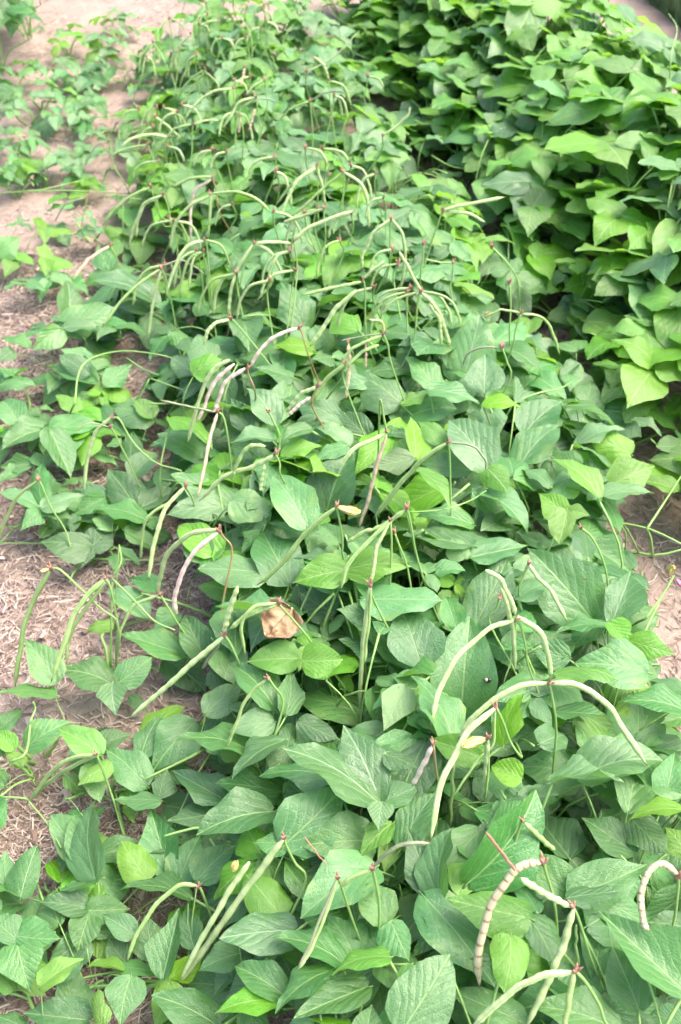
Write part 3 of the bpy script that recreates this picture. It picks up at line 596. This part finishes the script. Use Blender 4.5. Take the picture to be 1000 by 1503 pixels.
 ((217,213), .14, [(222,225),(228,250)], [('green',4.2,0,[(213,213),(190,217),(162,228)]),('green',3.6,0,[(214,220),(196,221),(176,224)])]),
 ((160,208), .12, [(164,225),(168,245)], [('dark',3,0,[(157,208),(141,214),(125,242)])]),
 ((376,143), .15, [(378,160),(381,200)], [('pale',4.4,0,[(372,141),(351,150),(340,169),(328,187)]),('green',4,0,[(373,148),(356,157),(345,176)]),('dark',2.6,0,[(380,146),(393,145),(406,150)]),('beige',4.6,6,[(374,160),(370,176),(366,192)])]),
 ((389,118), .15, [(390,135),(392,160)], [('pale',4.2,0,[(386,118),(374,125),(361,140)])]),
 ((359,99), .14, [], [('beige',5,5,[(359,101),(357,112),(354,127)])]),
 ((352,172), .14, [], [('beige',4.6,5,[(353,170),(352,182),(350,196)])]),
 ((455,149), .15, [(457,165),(459,200)], [('green',4,0,[(450,150),(426,160),(409,178)]),('dark',3,0,[(460,144),(484,134),(507,135)])]),
 ((483,118), .15, [(484,135),(486,160)], [('green',3.6,0,[(487,119),(505,127),(516,156)]),('pale',4.8,7,[(482,114),(475,96),(460,82)])]),
 ((450,105), .14, [], [('pale',2.8,0,[(452,104),(480,90),(505,70),(525,46)])]),
 ((540,112), .13, [(538,130),(536,150)], [('green',3.6,0,[(543,112),(556,116),(564,129)])]),
 ((562,199), .12, [], [('pale',3.8,0,[(564,198),(586,182),(599,168),(602,156)])]),
 ((343,-2), .16, [], [('pale',2.4,0,[(343,0),(352,22),(368,50),(371,90)])]),
 ((300,-2), .16, [], [('pale',2.4,0,[(300,0),(298,15),(287,31)])]),
]
for i in range(64):     # further pods, scattered through the far part of the row as in the photograph
    x, y = U(205, 620), U(5, 430)
    if x < 170 + .0 * y or x > 420 + y * .6: continue
    ex = random.choice((-1, -1, 1)) * U(16, 34) * (.5 + y / 330); ey = U(18, 44) * (.55 + y / 330)
    PODS.append(((x, y), .12, [], [(random.choice(['pale', 'pale', 'green', 'pale']), U(3.2, 4.4), 0, [(x + ex * q * .1, y), (x + ex * q * .6, y + ey * .15 * v), (x + ex * q * .9, y + ey * .55 * v), (x + ex * q, y + ey * v)]) for q, v in ((1, 1), (random.choice((.6, 1.3, -.9)), U(.7, 1.15)))[:random.choice((1, 1, 2))]]))

nodes = []
for (nx, ny), hh, stalk, pods in PODS:
    z = .3
    for _ in range(5): z = canopy(on_z(nx, ny, z)) + hh
    p = on_z(nx, ny, z); yaw = U(-.35, .35); pl = Vector((math.sin(yaw), math.cos(yaw), 0))
    kinds = ('main',) if lateral(p) > -.40 else ('main', 'left')
    owner = nearest_plant(p, kinds)
    nodes.append(dict(p=p, pl=pl, stalk=stalk, pods=pods, owner=owner))
def in_vplane(px, py, p, pl, minz=.012):
    q = on_plane(px, py, p, pl)
    if q.z < minz: q = on_z(px, py, minz)
    return q
for nd in nodes:
    nd['paths'] = []
    for kind, r, beads, pts in nd['pods']:
        yw = U(-.25, .25); pl = (Matrix.Rotation(yw, 3, 'Z') @ nd['pl']); best = None
        for lean in (.25, .5, .75, 1.0):
            pn = (pl * (1 - lean) + FWD * lean).normalized()
            P = [in_vplane(x, y, nd['p'], pn) for x, y in pts]
            if (P[0] - nd['p']).length < .022: P[0] = P[0].lerp(nd['p'], .6)
            path = smooth_path(P, 26); A = np.array([proj(q) for q in path]); cnt = sum(hides(t, A) for t in tleaf)
            if best is None or cnt < best[0]: best = (cnt, path, A)
            if cnt == 0: break
        nd['paths'].append((kind, r * .9 / 1000, beads, best[1])); prot += [tuple(q) for q in best[2][::2]]
    S = [nd['p']] + [in_vplane(x, y, nd['p'], (nd['pl'] * .7 + FWD * .3).normalized(), .05) for x, y in nd['stalk']]
    nd['S'] = S
    for q in smooth_path(S, 14)[:9] if len(S) > 1 else []:
        prot.append(proj(q))
for x in range(375, 430, 8):
    for y in range(892, 950, 8): prot.append((x, y, proj(on_z(x, y, .29))[2]))
prot.append((712, 989, proj(on_z(712, 989, .26))[2]))
PA = np.array(prot)
for i, t in enumerate(tleaf):
    for it in range(6):
        if not hides(t, PA): break
        t = trace_leaf(t['row'], t['drop'] + .02, t['rnd'])
    tleaf[i] = t
for t in tleaf:
    for f in (.1, .35, .6, .85):
        for e in (-.28, 0, .28): prot.append(proj(t['b'] + (t['t'] - t['b']) * f + t['X'] * (t['W'] * e)))
# bare soil samples that must stay visible
def poly_pts(poly, step):
    out = []; xs = [a for a, b in poly]; ys = [b for a, b in poly]
    for y in range(int(min(ys)), int(max(ys)), step):
        for x in range(int(min(xs)), int(max(xs)), step):
            if inside(x, y, poly): out.append((x, y))
    return out
def inside(x, y, poly):
    c = False; j = len(poly) - 1
    for i in range(len(poly)):
        xi, yi = poly[i]; xj, yj = poly[j]
        if (yi > y) != (yj > y) and x < (xj - xi) * (y - yi) / (yj - yi) + xi: c = not c
        j = i
    return c
def edge(pts, y):
    pts = sorted(pts, key=lambda a: a[1])
    if y <= pts[0][1]: return pts[0][0]
    for (x0, y0), (x1, y1) in zip(pts, pts[1:]):
        if y <= y1: return x0 + (x1 - x0) * (y - y0) / (y1 - y0)
    return pts[-1][0]
E_ML = [(330,1560),(285,1400),(300,1330),(275,1180),(330,1040),(325,930),(300,830),(265,740),(245,620),(190,520),(130,440),(150,360),(180,260),(185,150),(205,60),(225,0),(235,-80)]
E_MR = [(1100,1200),(1040,1080),(940,960),(915,860),(895,760),(890,690),(865,580),(815,490),(790,420),(765,340),(705,250),(645,190),(595,120),(550,60),(535,-80)]
E_RL = [(1020,740),(955,690),(910,610),(865,520),(815,450),(772,380),(742,310),(690,240),(640,190),(590,130),(540,80),(505,30),(490,0),(460,-80)]
E_RR = [(870,0),(1000,72),(1100,130)]
BARE = [[(840,755),(1000,770),(1000,930),(940,900),(915,800)], [(640,225),(700,250),(700,272),(650,262)], [(700,395),(735,400),(730,425),(690,420)], [(765,445),(840,455),(855,500),(800,505)]]

PR = np.array(prot)
def blocked(b, X, Y, W_, L):
    """would this leaflet hide a traced leaflet, pod or stalk?"""
    c = b + Y * (L * .45); cx, cy, cd = proj(c); tx, ty, td = proj(b + Y * L); bx, by, bd = proj(b)
    rx, ry, _ = proj(c + X * (W_ * .5))
    a = np.array([[tx - bx, rx - cx], [ty - by, ry - cy]]) ; a[:, 0] *= .55
    det = a[0, 0] * a[1, 1] - a[0, 1] * a[1, 0]
    if abs(det) < 1e-3: return False
    dx = PR[:, 0] - cx; dy = PR[:, 1] - cy
    near = (np.abs(dx) < 130) & (np.abs(dy) < 130) & (PR[:, 2] > cd - .004)
    if not near.any(): return False
    dx, dy = dx[near], dy[near]
    s = (a[1, 1] * dx - a[0, 1] * dy) / det; t = (-a[1, 0] * dx + a[0, 0] * dy) / det
    return bool(((s * s + t * t) < 1.0).any())

# ------------------------------------------------------------------ place traced leaves
def add_leaflet(leafobj, Wl_inv, tone, part, b, X, Y, n_, W_, L, fam=''):
    me = random.choice(LM[tone + part + fam]); o = link('leaflet', me, leafobj, frame(X * W_, Y * L, n_ * L, b), Wl_inv); return o
def add_leaf(pl, joint, root=None, stalkname='leaf'):
    A = root if root is not None else pl.nearest(joint)
    W_ = petiole_matrix(A, joint); o = link(stalkname, random.choice(PM), pl.root, W_, pl.pinv); return o, W_.inverted()
groups = []
for t in tleaf:
    for g_ in groups:
        if len(g_) < 3 and math.hypot(g_[0]['px'][0] - t['px'][0], g_[0]['px'][1] - t['px'][1]) < 11 and (g_[0]['b'] - t['b']).length < .05: g_.append(t); break
    else: groups.append([t])
for g_ in groups:
    j = sum((t['b'] for t in g_), Vector()) / len(g_); j = j - Vector((0, 0, .004))
    lt = lateral(j); owner = nearest_plant(j, ('main',) if lt > -.36 else ('left', 'seedling') if lt < -.45 else ('main', 'left'))
    hd = Vector((j.x - owner.base.x, j.y - owner.base.y, 0)).length
    if hd > .17 and (owner.nearest(j) - j).length > .2:
        d = j - owner.base; e = owner.base + d * .8; e.z = max(.03, j.z * .4); owner.branch(e)
    lo, inv = add_leaf(owner, j)
    for i, t in enumerate(g_):
        part = 't' if len(g_) == 1 else random.choice('tlr')
        Y = (t['t'] - t['b']).normalized()
        t['obj'] = add_leaflet(lo, inv, t['tone'], part, t['b'], t['X'], Y, t['X'].cross(Y), t['W'], t['L'])

# ------------------------------------------------------------------ grow the rest of every plant
LIGHT = (SUNV * .35 + Vector((0, 0, 1))).normalized()
def grow(pl, nleaf, size, zlo, zhi, tests):
    made = 0; tries = 0
    while made < nleaf and tries < nleaf * 6:
        tries += 1
        a = U(0, 6.283); r = pl.R * 1.15 * math.sqrt(R())
        j = pl.base + Vector((math.cos(a) * r, math.sin(a) * r, 0)); top = canopy(j) if pl.kind in ('main', 'right') else pl.h
        z = top * (zlo + (zhi - zlo) * R() ** .65); j.z = max(z, .035) + pl.base.z * .5
        br = pl.nearest(j)
        lay = []
        out = Vector((math.cos(a), math.sin(a), 0))
        outw = (out * .7 + Vector((U(-1, 1), U(-1, 1) - .25, 0))).normalized()
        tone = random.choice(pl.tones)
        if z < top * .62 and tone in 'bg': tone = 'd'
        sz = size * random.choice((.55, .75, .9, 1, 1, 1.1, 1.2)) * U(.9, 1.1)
        tiltn = (LIGHT + out * U(0, .35) + Vector((U(-1, 1), U(-1, 1), 0)) * .34).normalized()
        for part, az, dist in (('t', 0, .018), ('l', U(1.25, 1.75), .003), ('r', -U(1.25, 1.75), .003)):
            dr = Matrix.Rotation(az, 3, 'Z') @ outw
            nn = (tiltn + dr * U(.05, .34 if pl.kind == 'right' else .55) + Vector((U(-1, 1), U(-1, 1), 0)) * .16).normalized()
            Y = (dr - nn * dr.dot(nn)).normalized(); X = Y.cross(nn)
            L = sz * (1.0 if part == 't' else .9) * U(.9, 1.08); W_ = L * (U(.66, .86) if pl.kind == 'right' else U(.58, .76))
            b = j + Y * dist
            if b.z + Y.z * L < .012: continue
            c = b + Y * (L * .5); cx, cy, cd = proj(c)
            if not tests(cx, cy, c): continue
            if blocked(b, X, Y, W_, L): continue
            lay.append((part, b, X, Y, nn, W_, L))
        if not lay: continue
        lo, inv = add_leaf(pl, j, br)
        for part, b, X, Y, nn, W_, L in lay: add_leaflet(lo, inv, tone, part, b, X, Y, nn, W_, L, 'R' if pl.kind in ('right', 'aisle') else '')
        made += 1
def t_main(cx, cy, c): return cx > edge(E_ML, cy) and cx < edge(E_MR, cy) and not any(inside(cx, cy, q) for q in BARE)
def t_right(cx, cy, c): return cx > edge(E_RL, cy) and (cy > 130 or cx < edge([(b, a) for b, a in E_RR], cy) + 6 or cy > edge([(y, x) for x, y in E_RR], cx))
LB = [(0,790),(60,780),(150,835),(240,835),(310,850),(300,930),(260,970),(200,1010),(120,1100),(70,1190),(100,1260),(40,1330),(0,1330)]
def t_left(cx, cy, c): return not inside(cx, cy, LB)
for pl in plants:
    if pl.kind == 'main':
        near = proj(pl.base)[2] < 2.3
        far = proj(pl.base)[2] > 3.0; pl.tones = 'mmfffggb' if far else pl.tones  # far plants get lighter leaf colours that imitate bright haze over the distance
        grow(pl, 34 if near else 38 if far else 30, .100 if near else .094 if far else .112, .16, 1.04, t_main)
    elif pl.kind == 'left': grow(pl, 9 if proj(pl.base)[1] < 780 else 7, .085, .4, 1.1, t_left)
    elif pl.kind == 'seedling': grow(pl, 5, .072, .4, 1.2, lambda x, y, c: True)
    elif pl.kind == 'aisle': grow(pl, 13, .10, .4, 1.15, lambda x, y, c: not any(inside(x, y, q) for q in BARE))
    elif pl.kind == 'corner': grow(pl, 34, .10, .2, 1.1, lambda x, y, c: x < 45 and y < 45)
    elif pl.kind == 'right': grow(pl, 36, .128, .14, 1.08, t_right)

# ------------------------------------------------------------------ pods, their stalks and joints
def lump_mesh():
    V = []; Fc = []
    for dx, dy, dz, r, h in ((0, 0, .0, .0042, .010), (.003, .001, .004, .003, .009), (-.003, .002, .003, .0028, .010), (.001, -.003, .006, .0024, .011)):
        p0 = Vector((dx * .3, dy * .3, dz - .006)); p1 = Vector((dx * 1.2, dy * 1.2, dz + h * .4)); p2 = Vector((dx * 2, dy * 2, dz + h))
        tube([p0, p0.lerp(p1, .5), p1, p2], [r * .6, r, r * .8, r * .25], 6, V, Fc)
    return mesh_from('bract_cluster', V, Fc, NODEM)
LUMP = lump_mesh()
for nd in nodes:
    ow = nd['owner']; S = nd['S']; end = S[-1]
    hd = Vector((end.x - ow.base.x, end.y - ow.base.y, 0)).length
    if hd > .16:
        d = end - ow.base; e = ow.base + d * .85; e.z = max(.03, min(.12, end.z * .35)); ow.branch(e)
    foot = ow.nearest(end)
    if len(S) == 1:
        S = S + [nd['p'] + Vector((U(-.01, .01), U(-.01, .02), -.05))]; end = S[-1]
    mid_ = end.lerp(foot, .55) + Vector((0, 0, .01)); full = smooth_path(S + [mid_, foot], 18)
    V = []; Fc = []; tube(full, [.0023 - .0004 * math.sin(math.pi * i / 17) for i in range(18)], 6, V, Fc)
    red = any(k in ('pink',) for k, *_ in nd['paths']) and len(nd['stalk']) <= 3
    st = link('pod_stalk', mesh_from('pod_stalk', V, Fc, REDSTEM if red else STEM), ow.root, Matrix.Identity(4), ow.pinv)
    far = proj(nd['p'])[2] > 2.9
    o = link('bract_cluster', LUMP, st, Matrix.Translation(nd['p']) @ Matrix.Rotation(U(0, 6.28), 4, 'Z') @ Matrix.Rotation(U(-.6, .6), 4, 'X') @ Matrix.Scale(U(.62, .92), 4), Matrix.Identity(4))
    for kind, r, beads, path in nd['paths']:
        V = []; Fc = []; UVs = []; n_ = len(path); rad = []
        nb = beads or random.randint(10, 15); ba = .19 if beads else U(.07, .16)
        if beads and beads <= 7: ba = .24
        if kind == 'cream': ba = .12
        n_ = 46; fine_path = smooth_path(path, n_); sd_ = U(0, 90); Ltot = (path[-1] - path[0]).length
        for i, q in enumerate(fine_path):
            t = i / (n_ - 1); k_ = .0028 * math.sin(math.pi * t) * min(1, Ltot / .12)
            fine_path[i] = q + Vector((pnoise(Vector((t * 5, sd_, 0))), pnoise(Vector((t * 5, sd_, 7))), pnoise(Vector((t * 5, sd_, 13))))) * k_
            e_ = min(1, .5 + t * 6) * min(1, .10 + (1 - t) * 8) * (1 + .16 * pnoise(Vector((t * 4, sd_, 3))))
            rad.append(r * e_ * (1 - ba * .5 + ba * .5 * math.cos(2 * math.pi * nb * (t + .012 * pnoise(Vector((t * 6, sd_, 21)))) + 3.1)))
        tube(fine_path, rad, 8, V, Fc, UVs)
        link('pod', mesh_from('pod', V, Fc, POD[kind], UVs), st, Matrix.Identity(4), Matrix.Identity(4))

# ------------------------------------------------------------------ runners and tendrils (parts of the plant they grow from)
RUN = [([(700,722),(760,756),(830,757),(900,766),(955,777),(1010,803)], .20, 2.6), ([(950,776),(975,738),(1006,690)], .21, 2.6), ([(598,752),(650,748),(690,735),(714,720)], .34, 1.7),
       ([(110,592),(116,546),(136,525),(180,515),(230,520),(258,527)], .17, 2.4), ([(258,527),(300,545),(340,556)], .17, 2.2), ([(165,850),(196,880),(226,911),(257,925)], .27, 2.2),
       ([(0,797),(60,798),(135,803)], .03, 1.6), ([(135,820),(200,822),(240,822)], .03, 2.2), ([(175,800),(178,825),(165,846)], .22, 1.6), ([(15,1118),(38,1105),(45,1060),(52,1040),(48,1030)], .12, 2.4),
       ([(0,1458),(40,1450),(95,1442),(150,1430),(205,1422)], .05, 2.4), ([(0,1170),(35,1172),(45,1180),(70,1210),(90,1245)], .10, 2.0), ([(755,590),(790,577),(822,570),(840,560)], .28, 2.2), ([(845,585),(862,620),(858,640)], .26, 1.2), ([(948,908),(975,870),(990,845)], .24, 2.2), ([(930,965),(955,910),(985,850)], .24, 2.4), ([(220,555),(300,583),(330,590)], .17, 1.8), ([(0,283),(60,278),(130,262)], .08, 2.0), ([(985,80),(994,42),(982,20)], .55, 2.2)]
for pts, z, r in RUN:
    P = [on_z(x, y, z + .01 * math.sin(i * 2)) for i, (x, y) in enumerate(pts)]
    path = smooth_path(P, 16); V = []; Fc = []; tube(path, [r / 1000 * (1 - .35 * i / 15) for i in range(16)], 6, V, Fc)
    ow = nearest_plant(P[0], ('main', 'left') if z < .5 else ('right',))
    V2 = smooth_path([P[0], P[0].lerp(ow.nearest(P[0]), .5) + Vector((0, 0, .01)), ow.nearest(P[0])], 8); tube(V2, [r / 1000] * 8, 6, V, Fc)
    link('runner', mesh_from('runner', V, Fc, STEM), ow.root, Matrix.Identity(4), ow.pinv)
for pl in plants: pl.finish()

# ------------------------------------------------------------------ faded flowers
def flower_mesh(material):
    V = []; Fc = []; rg_ = random.Random(5)
    for a in range(4):                      # a wilted flower: folded petals wrapped round each other
        an = a * 1.6; d = Vector((math.cos(an), math.sin(an), 0)); b0 = len(V); s = Vector((-d.y, d.x, 0)); sk = rg_.uniform(.8, 1.25)
        for t, wd, o_ in ((0, .0015, .001), (.2, .0035, .0028), (.5, .0052, .0036), (.8, .0050, .0026), (1, .0022, .0006)):
            c = d * o_ + Vector((.004 * t * t, 0, .021 * t * sk))
            V += [c - s * wd - d * .0015, c + d * (.0012 + .0006 * math.sin(9 * t + a)), c + s * wd - d * .0015]
        for i in range(4):
            for k in range(2): Fc.append((b0 + i * 3 + k, b0 + i * 3 + k + 1, b0 + i * 3 + k + 4, b0 + i * 3 + k + 3))
    return mesh_from('flower', V, Fc, material)
FL = flower_mesh(PETAL); FLP = flower_mesh(PETALP)
for (x, y), z, ax_, me, s in (((505,748), .45, (.9, -.25, -.2), FL, 1.5), ((708,1083), .40, (-1, -.2, 0), FL, 1.35), ((985,842), .28, (-.3, -.2, 1), FL, 1.35), ((993,850), .27, (.5, -.3, -.5), FLP, .9), ((343,1278), .38, (.15, -.1, 1), FL, .95), ((713,465), .38, (0, -.4, .6), FL, 1.0), ((67,836), .30, (-.5, -.4, .3), FL, .7)):
    p = on_z(x, y, z); near = min(nodes, key=lambda nd: (nd['p'] - p).length); ow = near['owner']
    q = Vector(ax_).normalized().to_track_quat('Z', 'Y').to_matrix().to_4x4()
    if (near['p'] - p).length < .05: p = near['p'] + Vector(ax_).normalized() * .004
    link('flower', me, ow.root, Matrix.Translation(p) @ q @ Matrix.Scale(s, 4), ow.pinv)

# ------------------------------------------------------------------ withered leaf and insect
WITHER = leaf_material('leaf_withered_brown', (.22, .155, .085), (.33, .25, .145), (.15, .10, .055), (.42, .30, .17), (.40, .24, .10), .7, .12, 0.)
V = []; Fc = []; UVs = []; nu, nv = 31, 25
def profile(t):
    pr = PROF['ovate']
    for (t0, w0), (t1, w1) in zip(pr, pr[1:]):
        if t <= t1: return w0 + (w1 - w0) * (t - t0) / (t1 - t0)
    return 0
for j in range(nv):
    t = j / (nv - 1); hw = profile(t) * .092
    for i in range(nu):
        u = i / (nu - 1) * 2 - 1; aw = abs(u) * hw; roll = 30. if u < 0 else 24.         # both halves roll inwards as they dry
        x = math.copysign(math.sin(min(aw * roll, 2.6)) / roll, u); z = (1 - math.cos(min(aw * roll, 2.6))) / roll * (1.0 if u > 0 else .9)
        z += .0016 * math.sin(26 * t - 7 * abs(u) + 2 * pnoise(Vector((u * 2, t * 3, 4)))) + .020 * pnoise(Vector((u * 1.9, t * 4, 1))) + .009 * abs(pnoise(Vector((u * 2.6, t * 6, 6)))); x += .004 * pnoise(Vector((u * 3, t * 7, 8)))
        y = t * .092 - .022 * t * t + .004 * pnoise(Vector((u * 3, t * 5, 18))); z += .03 * t * t
        V.append(Vector((x, y, z))); UVs.append((.5 + u * hw / .092, t))
for j in range(nv - 1):
    for i in range(nu - 1): Fc.append((j * nu + i, j * nu + i + 1, (j + 1) * nu + i + 1, (j + 1) * nu + i))
b0 = on_z(428, 893, .32); ow = nearest_plant(b0, ('main',)); tcv = (CAM - b0).normalized()
t0 = on_plane(374, 952, b0, (tcv * .8 + Vector((0, 0, .4))).normalized())
Y = (t0 - b0).normalized(); Z = (tcv * .9 + Vector((.2, 0, .3))); Z = (Z - Y * Z.dot(Y)).normalized(); X = Y.cross(Z)
lo, inv = add_leaf(ow, b0); o = link('leaflet', mesh_from('withered_leaflet', V, Fc, WITHER, UVs), lo, frame(X, Y, Z, b0), inv); o['label'] = 'withered brown curled leaflet'

bug_c = on_z(712, 989, canopy(on_z(712, 989, .3)) + .05)
ib = link('insect', None); ib.location = bug_c; tag(ib, 'small black and cream insect sitting on a large green leaf', 'insect')
best = min(tleaf, key=lambda t: math.hypot((t['px'][0]) - 677, t['px'][1] - 1053)); nrm = best['n']
Wb = best['obj'].matrix_basis; bug_c = min((Wb @ v.co for v in best['obj'].data.vertices), key=lambda q: math.hypot(proj(q)[0] - 712, proj(q)[1] - 989)) + nrm * .006; ib.location = bug_c
ip = Matrix.Translation(-bug_c)
def blob(name, a, b, r, material):
    V = []; Fc = []; n_ = 7
    path = [a.lerp(b, i / (n_ - 1)) for i in range(n_)]; tube(path, [r * math.sqrt(max(.02, 1 - (2 * i / (n_ - 1) - 1) ** 2)) for i in range(n_)], 8, V, Fc)
    link(name, mesh_from(name, V, Fc, material), ib, Matrix.Identity(4), ip)
ex = best['X']
blob('abdomen', bug_c + ex * .001, bug_c + ex * .008, .0032, BLACK); blob('thorax', bug_c - ex * .003, bug_c + ex * .002, .0030, CREAM); blob('head', bug_c - ex * .006, bug_c - ex * .0025, .0022, BLACK)
eyv = best['X'].cross(nrm)
for sgn in (-1, 1):
    for kx in (-.002, .001, .004):
        blob('leg', bug_c + ex * kx, bug_c + ex * (kx * 1.8) + eyv * (.006 * sgn) - nrm * .005, .0005, BLACK)

# ------------------------------------------------------------------ straw litter on the bare strips, grass beyond the far path
rg = random.Random(11)
def litter(count, area, name, label, cols):
    V = []; Fc = []; ci = []
    for i in range(count):
        x, y = area(); L = rg.uniform(.006, .034) * rg.choice((1, 1, 1, 1.8)) * (2.6 if i % 90 == 0 else 1); a = rg.uniform(0, 6.28); wd = rg.uniform(.0005, .0016) * (5 if i % 140 == 7 else 1); z = ground_z(x, y) + rg.uniform(.001, .008)
        d = Vector((math.cos(a), math.sin(a), rg.uniform(-.15, .3))); s = Vector((-d.y, d.x, 0)) * wd; p = Vector((x, y, z)); b = len(V)
        bend = Vector((-d.y, d.x, .3)) * rg.uniform(-.25, .25) * L
        for t in (0, .5, 1):
            c = p + d * (L * t) + bend * (4 * t * (1 - t)); V += [c - s, c + s + Vector((0, 0, wd * .5)), c + Vector((0, 0, wd))]
        for q in (0, 3): Fc += [(b + q, b + q + 2, b + q + 5, b + q + 3), (b + q + 2, b + q + 1, b + q + 4, b + q + 5)]
        ci += [rg.randrange(len(cols))] * 4
    me = mesh_from(name, V, Fc, cols[0], smooth=False)
    for c in cols[1:]: me.materials.append(c)
    me.polygons.foreach_set('material_index', ci)
    o = link(name, me); tag(o, label, 'litter', kind='stuff'); return o
ST = [plain('straw_mauve', (.34, .27, .24), (.25, .185, .16), .85, 60), plain('straw_pale', (.47, .39, .33), (.38, .31, .26), .8, 60), plain('straw_dark', (.20, .14, .115), (.13, .09, .07), .9, 60)]
def left_area():
    while True:
        s = rg.uniform(-.75, 5.2) if rg.random() < .25 else rg.uniform(-.75, 1.9); l_ = -.18 - rg.random() ** 1.0 * 1.0; q = at_row(s, l_)
        if pnoise(Vector((q.x * 3, q.y * 3, 7))) * 1.2 + .85 > rg.random(): return q.x, q.y
def right_area():
    q = at_row(rg.uniform(-.5, 3.5), rg.uniform(.36, 1.0)); return q.x, q.y
litter(52000, left_area, 'straw_litter', 'dry mauve and beige straw litter strewn over the left bare strip', ST)
litter(12000, right_area, 'straw_litter', 'scattered dry straw bits on the shaded right aisle soil', ST)
# grass band beyond the far path
GR = [plain('grass_blue_green', (.10, .19, .08), (.14, .23, .11), .6, 5), plain('grass_light', (.13, .22, .10), (.17, .26, .13), .6, 5)]
V = []; Fc = []; ci = []
for i in range(42000):
    s = rg.uniform(1.8, 6.8); l_ = 1.98 + rg.random() ** 1.4 * 1.7; q = at_row(s, l_); h = rg.uniform(.10, .26); a = rg.uniform(0, 6.28); d = Vector((math.cos(a), math.sin(a), 0)); wd = rg.uniform(.0015, .0035)
    p = Vector((q.x, q.y, ground_z(q.x, q.y) - .004)); sd = Vector((-d.y, d.x, 0)) * wd; b = len(V); ln = rg.uniform(.1, .7) * h
    V += [p - sd, p + sd, p + d * ln * .35 + Vector((0, 0, h * .6)) - sd * .8, p + d * ln * .35 + Vector((0, 0, h * .6)) + sd * .8, p + d * ln + Vector((0, 0, h))]
    Fc += [(b, b + 1, b + 3, b + 2), (b + 2, b + 3, b + 4)]; ci += [rg.randrange(2)] * 2
me = mesh_from('grass', V, Fc, GR[0], smooth=False); me.materials.append(GR[1]); me.polygons.foreach_set('material_index', ci)
o = link('grass', me); tag(o, 'blue-green grassy growth beyond the sandy path in the top right corner', 'grass', kind='stuff')
print('OBJECTS', len(bpy.data.objects), 'plants', len(plants))
